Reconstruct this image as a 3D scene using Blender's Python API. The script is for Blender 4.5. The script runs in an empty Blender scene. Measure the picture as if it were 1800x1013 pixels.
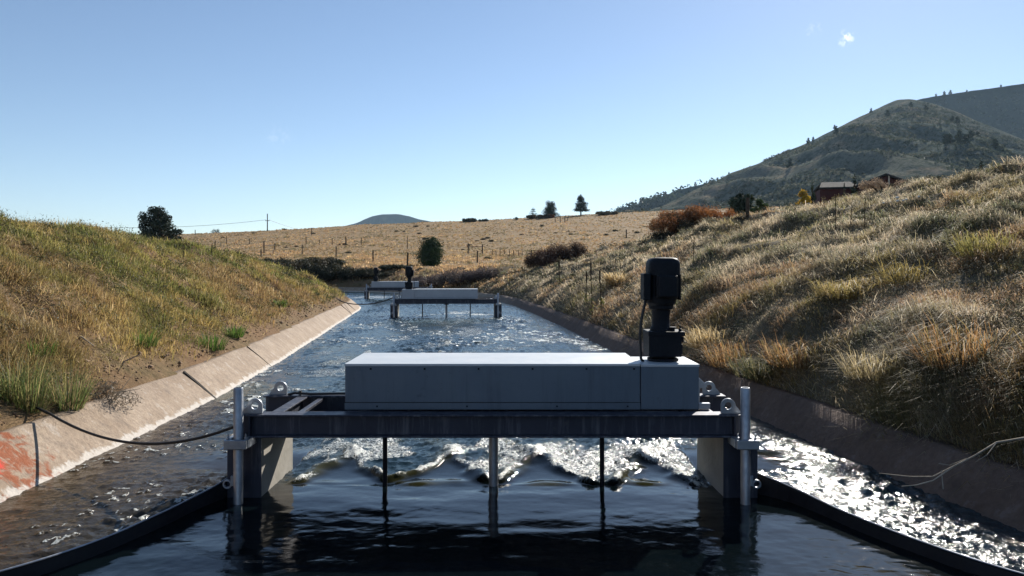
import bpy, bmesh, math, random
import numpy as np
from mathutils import Vector, Matrix
R = math.radians
random.seed(7)
rng = np.random.default_rng(11)
S = bpy.context.scene
COL = S.collection

# ------------------------------------------------------------------ camera, sky, sun, exposure
F = 1300.0            # focal length in pixels of the 1800 px wide photograph
HZ = 473.0            # horizon row
CZ = 1.75             # camera height above the water
cam = bpy.data.cameras.new('camera')
cam.sensor_width = 36; cam.lens = 36*F/1800
cam.shift_y = -(506.5-HZ)/1800
cam.clip_start = 0.05; cam.clip_end = 30000
co = bpy.data.objects.new('camera', cam); COL.objects.link(co)
co.location = (0, 0, CZ); co.rotation_euler = (R(90), 0, 0)
S.camera = co
SUN_AZ, SUN_EL = R(27), R(31)     # azimuth measured from +Y towards +X
W = bpy.data.worlds.new('World'); S.world = W; W.use_nodes = True
wt = W.node_tree; wt.nodes.clear()
wo = wt.nodes.new('ShaderNodeOutputWorld'); bg = wt.nodes.new('ShaderNodeBackground')
sky = wt.nodes.new('ShaderNodeTexSky'); sky.sky_type = 'NISHITA'; sky.sun_disc = False
sky.sun_elevation = SUN_EL; sky.sun_rotation = SUN_AZ
sky.altitude = 1700; sky.air_density = 1.0; sky.dust_density = 0.35; sky.ozone_density = 1.3
bg.inputs['Strength'].default_value = 0.085
wt.links.new(bg.outputs[0], wo.inputs[0])
# three small wisps of cloud in the sky itself, found by direction
tc = wt.nodes.new('ShaderNodeTexCoord')
nz = wt.nodes.new('ShaderNodeTexNoise'); nz.inputs['Scale'].default_value = 130; nz.inputs['Detail'].default_value = 6; nz.inputs['Roughness'].default_value = .65
wt.links.new(tc.outputs['Generated'], nz.inputs['Vector'])
acc = None
for px, py, rad, gain in ((1487, 67, .0115, 1.0), (1430, 52, .011, .4), (488, 238, .02, .14)):
    v = Vector(((px-900)/F, 1, (HZ-py)/F)).normalized()
    dn = wt.nodes.new('ShaderNodeVectorMath'); dn.operation = 'DISTANCE'; dn.inputs[1].default_value = v
    wt.links.new(tc.outputs['Generated'], dn.inputs[0])
    mr = wt.nodes.new('ShaderNodeMapRange'); mr.inputs['From Min'].default_value = rad; mr.inputs['From Max'].default_value = 0
    mr.inputs['To Min'].default_value = 0; mr.inputs['To Max'].default_value = gain
    wt.links.new(dn.outputs['Value'], mr.inputs['Value'])
    if acc is None: acc = mr.outputs[0]
    else:
        ad = wt.nodes.new('ShaderNodeMath'); ad.operation = 'ADD'
        wt.links.new(acc, ad.inputs[0]); wt.links.new(mr.outputs[0], ad.inputs[1]); acc = ad.outputs[0]
nr = wt.nodes.new('ShaderNodeMapRange'); nr.inputs['From Min'].default_value = .47; nr.inputs['From Max'].default_value = .62
wt.links.new(nz.outputs[0], nr.inputs['Value'])
mu = wt.nodes.new('ShaderNodeMath'); mu.operation = 'MULTIPLY'
wt.links.new(acc, mu.inputs[0]); wt.links.new(nr.outputs[0], mu.inputs[1])
mxs = wt.nodes.new('ShaderNodeMix'); mxs.data_type = 'RGBA'; mxs.inputs[7].default_value = (10.5, 11, 11.5, 1)
wt.links.new(mu.outputs[0], mxs.inputs[0]); wt.links.new(sky.outputs[0], mxs.inputs[6]); wt.links.new(mxs.outputs[2], bg.inputs[0])

sl = bpy.data.lights.new('sun', 'SUN'); sl.energy = 4.8; sl.angle = R(.5); sl.color = (1, .94, .85)
so = bpy.data.objects.new('sun', sl); COL.objects.link(so); so.location = (30, 60, 60)
sd = Vector((math.sin(SUN_AZ)*math.cos(SUN_EL), math.cos(SUN_AZ)*math.cos(SUN_EL), math.sin(SUN_EL)))
so.rotation_euler = sd.to_track_quat('Z', 'Y').to_euler()
S.view_settings.view_transform = 'Standard'; S.view_settings.look = 'None'
S.view_settings.exposure = 0.62; S.view_settings.gamma = 1; S.view_settings.use_curve_mapping = False
S.render.engine = 'CYCLES'
S.cycles.max_bounces = 6; S.cycles.diffuse_bounces = 2; S.cycles.glossy_bounces = 3
S.cycles.transmission_bounces = 4; S.cycles.volume_bounces = 0; S.cycles.transparent_max_bounces = 6
S.cycles.sample_clamp_indirect = 4.0; S.cycles.caustics_reflective = False; S.cycles.caustics_refractive = False
S.cycles.use_denoising = True

# ------------------------------------------------------------------ helpers
def tag(o, label=None, cat=None, group=None, kind=None):
    if label: o['label'] = label
    if cat: o['category'] = cat
    if group: o['group'] = group
    if kind: o['kind'] = kind
    return o
def empty(name, loc=(0, 0, 0), rz=0, label=None, cat=None, group=None):
    o = bpy.data.objects.new(name, None); COL.objects.link(o)
    o.location = loc; o.rotation_euler = (0, 0, rz); o.empty_display_size = .2
    return tag(o, label, cat, group)
def link(name, me, mat=None, parent=None, loc=None):
    o = bpy.data.objects.new(name, me); COL.objects.link(o)
    if mat is not None and not me.materials: me.materials.append(mat)
    if parent is not None: o.parent = parent
    if loc is not None: o.location = loc
    return o
def tri_mesh(name, v, f, col=None, smooth=False, attrs=None):
    """mesh from numpy arrays; f is (n,3) or (n,4)"""
    v = np.ascontiguousarray(v, np.float32); f = np.ascontiguousarray(f, np.int32)
    k = f.shape[1]
    me = bpy.data.meshes.new(name)
    me.vertices.add(len(v)); me.vertices.foreach_set('co', v.ravel())
    me.loops.add(f.size); me.loops.foreach_set('vertex_index', f.ravel())
    me.polygons.add(len(f)); me.polygons.foreach_set('loop_start', np.arange(len(f), dtype=np.int32)*k)
    if smooth: me.polygons.foreach_set('use_smooth', np.ones(len(f), bool))
    me.update(calc_edges=True)
    if col is not None:
        a = me.attributes.new('Col', 'FLOAT_COLOR', 'POINT')
        c = np.ones((len(v), 4), np.float32); c[:, :3] = col
        a.data.foreach_set('color', c.ravel())
    for n, arr in (attrs or {}).items():
        a = me.attributes.new(n, 'FLOAT', 'POINT'); a.data.foreach_set('value', np.ascontiguousarray(arr, np.float32))
    return me

def _hash(ix, iy, seed):
    h = (ix.astype(np.int64)*374761393 + iy.astype(np.int64)*668265263 + seed*974711) & 0xFFFFFFFF
    h = ((h ^ (h >> 13))*1274126177) & 0xFFFFFFFF
    return ((h ^ (h >> 16)) & 0xFFFFFF)/float(0xFFFFFF)
def vnoise(x, y, seed=0):
    x = np.asarray(x, float); y = np.asarray(y, float)
    ix = np.floor(x); iy = np.floor(y); fx = x-ix; fy = y-iy
    fx = fx*fx*fx*(fx*(fx*6-15)+10); fy = fy*fy*fy*(fy*(fy*6-15)+10)
    a = _hash(ix, iy, seed); b = _hash(ix+1, iy, seed); c = _hash(ix, iy+1, seed); d = _hash(ix+1, iy+1, seed)
    return (a*(1-fx)+b*fx)*(1-fy)+(c*(1-fx)+d*fx)*fy
def fbm(x, y, seed=0, oct=4, gain=.5):
    s = 0; a = 1; t = 0
    for k in range(oct):
        s = s+a*vnoise(np.asarray(x)*2**k+k*17.3, np.asarray(y)*2**k-k*9.1, seed+k); t += a; a *= gain
    return s/t
def sstep(a, b, x):
    t = np.clip((np.asarray(x, float)-a)/(b-a), 0, 1); return t*t*(3-2*t)

class MB:
    """collects shapes in one bmesh and links them as one mesh object"""
    def __init__(s): s.bm = bmesh.new()
    def box(s, x0, x1, y0, y1, z0, z1):
        vs = [s.bm.verts.new(c) for c in ((x0,y0,z0),(x1,y0,z0),(x1,y1,z0),(x0,y1,z0),(x0,y0,z1),(x1,y0,z1),(x1,y1,z1),(x0,y1,z1))]
        for f in ((0,3,2,1),(4,5,6,7),(0,1,5,4),(1,2,6,5),(2,3,7,6),(3,0,4,7)): s.bm.faces.new([vs[i] for i in f])
        return s
    def tube(s, pts, r, n=8, cap=True):
        pts = [Vector(p) for p in pts]; rs = r if isinstance(r, (list, tuple)) else [r]*len(pts)
        rings = []; up = None
        for i, p in enumerate(pts):
            t = (pts[min(i+1, len(pts)-1)]-pts[max(i-1, 0)]).normalized()
            if up is None: up = Vector((0, 0, 1)) if abs(t.z) < .9 else Vector((1, 0, 0))
            a = t.cross(up).normalized(); b = a.cross(t).normalized(); up = b
            rings.append([s.bm.verts.new(p+(a*math.cos(2*math.pi*k/n)+b*math.sin(2*math.pi*k/n))*rs[i]) for k in range(n)])
        for A, B in zip(rings, rings[1:]):
            for k in range(n): s.bm.faces.new((A[k], A[(k+1) % n], B[(k+1) % n], B[k]))
        if cap: s.bm.faces.new(rings[0][::-1]); s.bm.faces.new(rings[-1])
        return s
    def lathe(s, prof, c=(0, 0), n=24):
        rings = [[s.bm.verts.new((c[0]+r*math.cos(2*math.pi*k/n), c[1]+r*math.sin(2*math.pi*k/n), z)) for k in range(n)] for r, z in prof]
        for A, B in zip(rings, rings[1:]):
            for k in range(n): s.bm.faces.new((A[k], A[(k+1) % n], B[(k+1) % n], B[k]))
        s.bm.faces.new(rings[0][::-1]); s.bm.faces.new(rings[-1]); return s
    def sqlathe(s, prof, c=(0, 0), p=4.0, n=32):
        """like lathe but with a rounded-square section"""
        def pt(k, r):
            a = 2*math.pi*k/n; ca, sa = math.cos(a), math.sin(a)
            q = (abs(ca)**p+abs(sa)**p)**(-1/p); return ca*q*r, sa*q*r
        rings = [[s.bm.verts.new((c[0]+pt(k, r)[0], c[1]+pt(k, r)[1], z)) for k in range(n)] for r, z in prof]
        for A, B in zip(rings, rings[1:]):
            for k in range(n): s.bm.faces.new((A[k], A[(k+1) % n], B[(k+1) % n], B[k]))
        s.bm.faces.new(rings[0][::-1]); s.bm.faces.new(rings[-1]); return s
    def prism(s, poly, y0, y1):
        """polygon in XZ extruded along Y"""
        a = [s.bm.verts.new((x, y0, z)) for x, z in poly]; b = [s.bm.verts.new((x, y1, z)) for x, z in poly]
        n = len(poly); s.bm.faces.new(a); s.bm.faces.new(b[::-1])
        for i in range(n): s.bm.faces.new((a[(i+1) % n], a[i], b[i], b[(i+1) % n]))
        return s
    def ringplate(s, cx, cz, outer, rin, y0, y1, n=32):
        """plate with a round hole: outer(angle)->radius, in the XZ plane"""
        L = []
        for y in (y0, y1):
            o = []; i_ = []
            for k in range(n):
                a = 2*math.pi*k/n; ro = outer(a)
                o.append(s.bm.verts.new((cx+ro*math.cos(a), y, cz+ro*math.sin(a))))
                i_.append(s.bm.verts.new((cx+rin*math.cos(a), y, cz+rin*math.sin(a))))
            L.append((o, i_))
        (o0, i0), (o1, i1) = L
        for k in range(n):
            j = (k+1) % n
            s.bm.faces.new((o0[k], o0[j], i0[j], i0[k])); s.bm.faces.new((o1[j], o1[k], i1[k], i1[j]))
            s.bm.faces.new((o0[j], o0[k], o1[k], o1[j])); s.bm.faces.new((i0[k], i0[j], i1[j], i1[k]))
        return s
    def build(s, name, mat, parent=None, bevel=0, smooth=False, mirror=1, seg=2, label=None):
        if mirror < 0:
            for v in s.bm.verts: v.co.x = -v.co.x
        bmesh.ops.recalc_face_normals(s.bm, faces=s.bm.faces)
        me = bpy.data.meshes.new(name); s.bm.to_mesh(me); s.bm.free()
        if smooth:
            for p in me.polygons: p.use_smooth = True
            me.set_sharp_from_angle(angle=R(35))
        o = link(name, me, mat, parent)
        if bevel:
            b = o.modifiers.new('bevel', 'BEVEL'); b.width = bevel; b.segments = seg; b.limit_method = 'ANGLE'; b.angle_limit = R(40)
        if label: o['label'] = label
        return o

def copy_tree(o, parent=None):
    c = o.copy(); COL.objects.link(c); c.parent = parent
    for ch in list(o.children): copy_tree(ch, c)
    return c

# ------------------------------------------------------------------ materials
def nodes(name):
    m = bpy.data.materials.new(name); m.use_nodes = True
    t = m.node_tree; t.nodes.clear()
    out = t.nodes.new('ShaderNodeOutputMaterial')
    return m, t, out
def N(t, typ, **kw):
    n = t.nodes.new(typ)
    for k, v in kw.items():
        if k in n.inputs: n.inputs[k].default_value = v
        else: setattr(n, k, v)
    return n
def ramp(t, fac, stops):
    r = t.nodes.new('ShaderNodeValToRGB'); e = r.color_ramp.elements
    while len(e) < len(stops): e.new(.5)
    for el, (p, c) in zip(e, stops): el.position = p; el.color = (*c, 1)
    t.links.new(fac, r.inputs[0]); return r.outputs[0]
def mixc(t, fac, a, b, mode='MIX'):
    m = t.nodes.new('ShaderNodeMix'); m.data_type = 'RGBA'; m.blend_type = mode
    for sck, v in ((m.inputs[0], fac), (m.inputs[6], a), (m.inputs[7], b)):
        if hasattr(v, 'links'): t.links.new(v, sck)
        else: sck.default_value = v if isinstance(v, (int, float)) else (*v, 1)
    return m.outputs[2]
def noise(t, scale, detail=5, rough=.55, vec=None, out=0, dist=0):
    n = N(t, 'ShaderNodeTexNoise', Scale=scale, Detail=detail, Roughness=rough, Distortion=dist)
    if vec is None:
        c = t.nodes.new('ShaderNodeTexCoord'); vec = c.outputs['Object']
    t.links.new(vec, n.inputs['Vector']); return n.outputs[out]
def mrange(t, v, a, b, c=0, d=1):
    m = N(t, 'ShaderNodeMapRange'); t.links.new(v, m.inputs[0])
    for i, x in enumerate((a, b, c, d)): m.inputs[i+1].default_value = x
    return m.outputs[0]
def bump(t, h, dist, strength=1):
    b = N(t, 'ShaderNodeBump', Distance=dist, Strength=strength); t.links.new(h, b.inputs['Height']); return b.outputs[0]

def simple(name, c1, c2, rough=.6, metal=0, scale=6, bumpd=.002, spec=.5, rvar=.15):
    m, t, out = nodes(name)
    p = N(t, 'ShaderNodeBsdfPrincipled', Roughness=rough, Metallic=metal)
    p.inputs['Specular IOR Level'].default_value = spec
    n1 = noise(t, scale, 6, .6); n2 = noise(t, scale*7, 4, .6)
    t.links.new(mixc(t, mrange(t, n1, .35, .65), c1, c2), p.inputs['Base Color'])
    t.links.new(mrange(t, n2, .3, .7, rough-rvar, min(1, rough+rvar)), p.inputs['Roughness'])
    if bumpd: t.links.new(bump(t, n2, bumpd), p.inputs['Normal'])
    t.links.new(p.outputs[0], out.inputs[0]); return m

def leaf_mat(name, trans=.45, tint=(1.0, 1.0, 1.0)):
    m, t, out = nodes(name)
    a = N(t, 'ShaderNodeAttribute', attribute_name='Col')
    d = N(t, 'ShaderNodeBsdfDiffuse'); tr = N(t, 'ShaderNodeBsdfTranslucent'); mx = N(t, 'ShaderNodeMixShader', Fac=trans)
    g = N(t, 'ShaderNodeBsdfGlossy', Roughness=.5); g.inputs[0].default_value = (.8, .8, .8, 1); m2 = N(t, 'ShaderNodeMixShader', Fac=.03)
    c = mixc(t, 1.0, a.outputs[0], tint, 'MULTIPLY')
    t.links.new(c, d.inputs[0]); t.links.new(c, tr.inputs[0])
    t.links.new(d.outputs[0], mx.inputs[1]); t.links.new(tr.outputs[0], mx.inputs[2])
    t.links.new(mx.outputs[0], m2.inputs[1]); t.links.new(g.outputs[0], m2.inputs[2]); t.links.new(m2.outputs[0], out.inputs[0])
    return m

M = {}
M['grass'] = leaf_mat('grass_blades', .6, (1.42, 1.40, 1.40))
M['leaf'] = leaf_mat('leaves', .3)
M['needle'] = leaf_mat('needles', .12)
M['steel'] = simple('galvanised_steel', (.27, .29, .32), (.40, .42, .45), .45, .75, 5, .0006)
M['beam'] = simple('weathered_galvanised_beam', (.07, .075, .10), (.13, .135, .165), .5, .5, 4, .0008)
M['panel'] = simple('grey_painted_sheet', (.10, .13, .17), (.13, .16, .20), .42, .3, 2, .0006, rvar=.08)
M['lid'] = simple('sunlit_sheet_lid', (.50, .53, .55), (.58, .60, .61), .45, .1, 2.5, .0006, rvar=.08)  # same sheet as the cabinet; sun on the top painted in as paler colour
def streaky(name, c1, c2, c3, rough, metal):
    m, t, out = nodes(name); p = N(t, 'ShaderNodeBsdfPrincipled', Roughness=rough, Metallic=metal)
    tcx = N(t, 'ShaderNodeTexCoord'); mp = N(t, 'ShaderNodeMapping'); mp.inputs['Scale'].default_value = (7, 7, .6); t.links.new(tcx.outputs['Object'], mp.inputs[0])
    st = noise(t, 2.2, 5, .7, vec=mp.outputs[0]); n1 = noise(t, 1.3, 4, .6); n2 = noise(t, 34, 4, .7); n3 = noise(t, 5, 6, .7)
    c = mixc(t, mrange(t, n1, .35, .65), c1, c2); c = mixc(t, mrange(t, st, .5, .72, 0, .55), c, c3)
    c = mixc(t, mrange(t, n3, .62, .75, 0, .6), c, (c3[0]*.55, c3[1]*.5, c3[2]*.45)); c = mixc(t, mrange(t, n2, .66, .76, 0, .7), c, (.03, .028, .026))
    t.links.new(c, p.inputs['Base Color']); t.links.new(mrange(t, n3, .3, .7, rough-.1, rough+.15), p.inputs['Roughness'])
    t.links.new(bump(t, n1, .02, .35), p.inputs['Normal']); t.links.new(p.outputs[0], out.inputs[0]); return m
M['panel'] = streaky('weathered_grey_sheet', (.115, .15, .19), (.145, .18, .22), (.085, .105, .135), .42, .3)
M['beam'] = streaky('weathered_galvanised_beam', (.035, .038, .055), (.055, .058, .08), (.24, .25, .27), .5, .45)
M['far_panel'] = simple('pale_sheet', (.42, .43, .45), (.50, .51, .53), .5, .1, 2, .0006, rvar=.08)
M['motor'] = simple('dark_motor_paint', (.005, .007, .011), (.009, .011, .016), .6, 0, 9, .0006, .22)
M['rubber'] = simple('black_rubber', (.012, .012, .013), (.02, .02, .02), .55, 0, 20, .0005)
M['wing'] = simple('dark_wing_plate', (.013, .014, .018), (.024, .026, .031), .55, .2, 3, .001)
M['pier'] = simple('pier_concrete', (.33, .31, .27), (.43, .40, .35), .85, 0, 3, .004, .3, .1)
M['wood'] = simple('weathered_wood', (.05, .036, .026), (.09, .066, .048), .9, 0, 10, .004, .2)
M['bark'] = simple('bark', (.05, .035, .025), (.09, .065, .045), .95, 0, 8, .01, .1)
M['twig'] = simple('pale_twig', (.30, .25, .19), (.42, .36, .28), .9, 0, 12, .001, .1)
M['stalk'] = simple('dark_stalk', (.05, .038, .025), (.09, .06, .04), .9, 0, 12, .001, .1)
M['tar'] = simple('dark_joint_filler', (.014, .012, .010), (.03, .026, .022), .9, 0, 12, .003, .2)
M['redwall'] = simple('dark_red_siding', (.045, .012, .012), (.06, .015, .014), .85, 0, 2, 0, .2)
M['roof'] = simple('grey_metal_roof', (.035, .036, .04), (.045, .047, .05), .95, 0, 1, 0, .05)
M['dark'] = simple('dark_window', (.02, .022, .026), (.03, .032, .036), .2, 0, 2, 0, .5)
M['trim'] = simple('pale_trim', (.45, .40, .34), (.5, .45, .38), .8, 0, 3, 0, .2)
M['stone'] = simple('bank_stone', (.20, .125, .075), (.30, .21, .14), .9, 0, 3, .006, .2)
M['petal'] = simple('white_seed_heads', (.62, .60, .54), (.72, .70, .65), .9, 0, 9, 0, .1)

# ------------------------------------------------------------------ canal geometry
LY = np.array([-60, 0, 5.56, 10, 14.5, 19.4, 26, 31.6, 34, 37, 40, 44, 48, 52, 56, 62, 70])
LX = np.array([-3.6, -3.75, -3.85, -4.02, -4.45, -5.05, -5.85, -6.52, -6.95, -7.9, -9.3, -12, -16.5, -23, -32, -48, -70])
RY = np.array([-60, 0, 4.93, 6.35, 7.69, 10, 14.5, 17, 21.7, 28, 34, 40, 46, 52, 57, 60, 63, 66, 74])
RX = np.array([4.4, 4.0, 3.42, 3.2, 3.0, 2.68, 2.25, 2.02, 1.6, .95, .26, -.7, -2.7, -6.2, -12, -18, -26, -36, -64])
_ys = np.arange(-60, 74.01, .25)
def _sm(a, k=9):
    w = np.hanning(k+2)[1:-1]; w /= w.sum()
    return np.convolve(np.pad(a, k//2, mode='edge'), w, 'valid')
_xl = _sm(np.interp(_ys, LY, LX)); _xr = _sm(np.interp(_ys, RY, RX))
def XL(y): return np.interp(y, _ys, _xl)
def XR(y): return np.interp(y, _ys, _xr)
_sel = (_ys > -30)
PATH = [np.stack([_xl, _ys], 1)[_sel][::2], np.stack([_xr, _ys], 1)[_sel][::2]]
def canal_dist(x, y):
    """distance outside the waterline (negative over water), side (0 left, 1 right), row of the nearest edge point"""
    x = np.asarray(x, float).ravel(); y = np.asarray(y, float).ravel()
    inside = (x > XL(y)) & (x < XR(y))
    d = np.full(x.shape, 1e9); side = np.zeros(x.shape, int); sy = np.array(y)
    for s, P in enumerate(PATH):
        A = P[:-1]; B = P[1:]-A; L2 = (B**2).sum(1)
        for i0 in range(0, len(x), 20000):
            sl_ = slice(i0, i0+20000)
            dx = x[sl_, None]-A[None, :, 0]; dy = y[sl_, None]-A[None, :, 1]
            t = np.clip((dx*B[:, 0]+dy*B[:, 1])/L2, 0, 1)
            dd = (dx-t*B[:, 0])**2+(dy-t*B[:, 1])**2
            k = dd.argmin(1); m = np.sqrt(dd[np.arange(len(k)), k])
            better = m < d[sl_]
            d[sl_] = np.where(better, m, d[sl_]); side[sl_] = np.where(better, s, side[sl_])
            sy[sl_] = np.where(better, A[k, 1], sy[sl_])
    return np.where(inside, -d, d), side, sy

FY = np.array([40, 70, 90, 120, 160, 200, 250, 262, 300, 400, 800, 6000])
FP = np.array([474, 468, 455, 440, 420, 404, 390, 389, 0, 0, 0, 0.])
SKX = np.array([-300, 330, 470, 560, 640, 760, 850, 930, 1080, 1160, 1300, 1500, 2300])
SKY_ = np.array([416, 412, 406, 401, 395, 390.5, 387, 383, 374, 371, 366, 360, 350])
def field(x, y):
    yy = np.maximum(y, 1.0)
    px = np.clip(900+F*x/yy, -300, 2300)
    k = (HZ-np.interp(px, SKX, SKY_))/(HZ-389.0)
    e = HZ-np.interp(yy, FY[:8], FP[:8])
    w = sstep(70, 200, yy)
    e = e*(1+(k-1)*w)
    z = CZ+np.minimum(yy, 262)*e/F
    z = z-np.clip(yy-262, 0, 60)*.03
    return z+.5*(fbm(x/14, y/14, 5, 3)-.5)*sstep(60, 100, yy)
def ground(x, y):
    sh = np.shape(x); x = np.asarray(x, float).ravel(); y = np.asarray(y, float).ravel()
    z = field(x, y)
    near = (np.abs(x) < 75) & (y < 95) & (y > -45)
    if near.any():
        xn, yn = x[near], y[near]
        d, side, sy = canal_dist(xn, yn)
        tl = np.clip((d-.46)/5.0, 0, 1); HL = np.interp(sy, [-30, 0, 14, 20, 27, 33, 40], [2.5, 2.45, 2.33, 2.2, 2.0, 1.82, 1.8])
        zl = .375+HL*(1-(1-tl)**1.4)-.02*np.clip(d-5.5, 0, 30)
        HR = np.interp(sy, [-30, 12, 20, 36, 42, 48, 56, 60, 63, 66], [3.4, 3.4, 3.7, 3.45, 2.6, 1.8, 1.5, 1.9, 2.35, 2.5])
        WR = np.interp(sy, [-30, 30, 40, 50, 60], [9.5, 9.5, 8.5, 6, 4.2])
        tr = np.clip((d-.36)/WR, 0, 1)
        zr = .27+(HR-.42)*(1-(1-tr)**1.25)+.5*(1-np.exp(-np.clip(d-.34, 0, 99)/.4))*np.clip(HR/3, 0, 1)+.012*np.clip(d-WR, 0, 60)
        zb = np.where(side == 0, zl, zr)
        bumps = (fbm(xn/1.9, yn/1.9, 3, 4)-.5)*.6+(fbm(xn/.75, yn/.75, 4, 2)-.5)*.62*sstep(.35, .68, fbm(xn/2.7, yn/2.7, 6, 2))
        zb = zb+bumps*sstep(.5, 1.6, d)*np.where(side == 0, .75, 1.0)
        inn = np.where(side == 0, .32+.22*fbm(xn/.6, yn/.6, 9, 2), .36)
        zb = np.where(d < inn, np.minimum(zb, .28-1.6*(inn-d)), zb)
        zb = np.maximum(zb, -1.3)
        w = sstep(56, 86, yn)*sstep(2, 9, d)
        keepr = (side == 1)*sstep(7, 11, xn)*sstep(96, 72, yn)
        mixd = zb*(1-w)+z[near]*w
        z[near] = mixd*(1-keepr)+np.maximum(mixd, zb)*keepr
    far = ~near & (y < 60)
    z[far] = np.where(x[far] < 0, 2.3, 4.4)+.4*(fbm(x[far]/9, y[far]/9, 8, 2)-.5)
    return z.reshape(sh)
def g1(x, y): return float(ground(np.array([x]), np.array([y]))[0])
_tY = np.exp(np.linspace(math.log(4), math.log(300), 900))
def at(px, py, y0=4.0):
    """where the ray through a pixel of the photograph meets the ground"""
    Y = _tY[_tY >= y0]
    zz = CZ-(py-HZ)*Y/F; gz = ground((px-900)*Y/F, Y)
    k = np.nonzero(gz >= zz)[0]
    i = k[0] if len(k) else len(Y)-1
    y = Y[i]; return (px-900)*y/F, y, float(gz[i])
def P(px, py, Y): return Vector(((px-900)*Y/F, Y, CZ-(py-HZ)*Y/F))

# ------------------------------------------------------------------ ground sheet
def axis(fine0, fine1, step, lo, hi, g=1.16):
    a = list(np.arange(fine0, fine1+1e-6, step)); s = step
    while a[-1] < hi: s *= g; a.append(a[-1]+s)
    s = step
    while a[0] > lo: s *= g; a.insert(0, a[0]-s)
    return np.array(a)
gx = axis(-11, 14, .16, -9000, 9000, 1.13)
gy = np.concatenate([axis(2, 44, .2, -400, 2, 1.2)[:-1], axis(44.2, 90, .5, 44.2, 90)[:-1]])
yy_ = [90.0]; s_ = .6
while yy_[-1] < 320: s_ = min(s_*1.03, 4); yy_.append(yy_[-1]+s_)
while yy_[-1] < 9000: s_ *= 1.25; yy_.append(yy_[-1]+s_)
gy = np.unique(np.round(np.concatenate([gy, yy_]), 3))
GX, GY = np.meshgrid(gx, gy)
GZ = ground(GX, GY)
nx, ny = len(gx), len(gy)
ii = (np.arange(ny-1)[:, None]*nx+np.arange(nx-1)[None, :]).ravel()
gf = np.stack([ii, ii+1, ii+1+nx, ii+nx], 1)
m, t, out = nodes('bank_soil_and_dry_grass')
p = N(t, 'ShaderNodeBsdfPrincipled', Roughness=.95); p.inputs['Specular IOR Level'].default_value = .1
geo = N(t, 'ShaderNodeNewGeometry'); sp = N(t, 'ShaderNodeSeparateXYZ'); t.links.new(geo.outputs['Position'], sp.inputs[0])
n1 = noise(t, .9, 6, .65); n2 = noise(t, 6, 6, .7); n3 = noise(t, .12, 4, .6)
soil = mixc(t, mrange(t, n1, .38, .62), (.155, .09, .05), (.10, .08, .04))
soil = mixc(t, mrange(t, n2, .35, .7), soil, (.24, .16, .09))
rsoil = mixc(t, mrange(t, n1, .35, .65), (.075, .06, .04), (.13, .105, .065))
rsoil = mixc(t, mrange(t, n2, .4, .7), rsoil, (.17, .14, .09))
bank = mixc(t, mrange(t, sp.outputs[0], -2, 1), soil, rsoil)
fld = mixc(t, mrange(t, n3, .35, .65), (.29, .19, .10), (.21, .15, .08))
fld = mixc(t, mrange(t, noise(t, .6, 6, .7), .5, .75), fld, (.16, .13, .06))
fld = mixc(t, mrange(t, noise(t, 2.5, 4, .7), .52, .72), fld, (.36, .25, .13))
c = mixc(t, mrange(t, sp.outputs[1], 62, 74), bank, fld)
t.links.new(c, p.inputs['Base Color']); t.links.new(bump(t, n2, .05), p.inputs['Normal']); t.links.new(p.outputs[0], out.inputs[0])
tag(link('ground', tri_mesh('ground', np.stack([GX, GY, GZ], -1).reshape(-1, 3), gf, smooth=True), m), kind='structure')

# ------------------------------------------------------------------ concrete lining
m, t, out = nodes('pink_tan_lining_concrete')
p = N(t, 'ShaderNodeBsdfPrincipled', Roughness=.85); p.inputs['Specular IOR Level'].default_value = .3
geo = N(t, 'ShaderNodeNewGeometry'); sp = N(t, 'ShaderNodeSeparateXYZ'); t.links.new(geo.outputs['Position'], sp.inputs[0])
n1 = noise(t, 2.2, 6, .65); n2 = noise(t, 22, 6, .7); n4 = noise(t, 7, 5, .7, dist=.6)
c = mixc(t, mrange(t, n1, .35, .65), (.31, .23, .16), (.42, .33, .245))
c = mixc(t, mrange(t, n2, .42, .75, 0, .75), c, (.20, .145, .105))
# vertical drip stains
mp = N(t, 'ShaderNodeMapping'); mp.inputs['Scale'].default_value = (3, 3, .35); tcx = N(t, 'ShaderNodeTexCoord'); t.links.new(tcx.outputs['Object'], mp.inputs[0])
st = noise(t, 2.0, 5, .7, vec=mp.outputs[0])
c = mixc(t, mrange(t, st, .52, .68, 0, .55), c, (.16, .125, .10))
c = mixc(t, mrange(t, st, .42, .36, 0, .5), c, (.50, .44, .38))
# mineral crust just above the waterline, ragged
zr_ = N(t, 'ShaderNodeMath', operation='ADD'); t.links.new(sp.outputs[2], zr_.inputs[0]); t.links.new(mrange(t, n4, .3, .7, -.035, .035), zr_.inputs[1])
cm = N(t, 'ShaderNodeMath', operation='MULTIPLY'); t.links.new(mrange(t, zr_.outputs[0], .05, .028), cm.inputs[0]); t.links.new(mrange(t, sp.outputs[0], -1.5, -2.5), cm.inputs[1])
c = mixc(t, cm.outputs[0], c, (.56, .51, .45))
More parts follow.
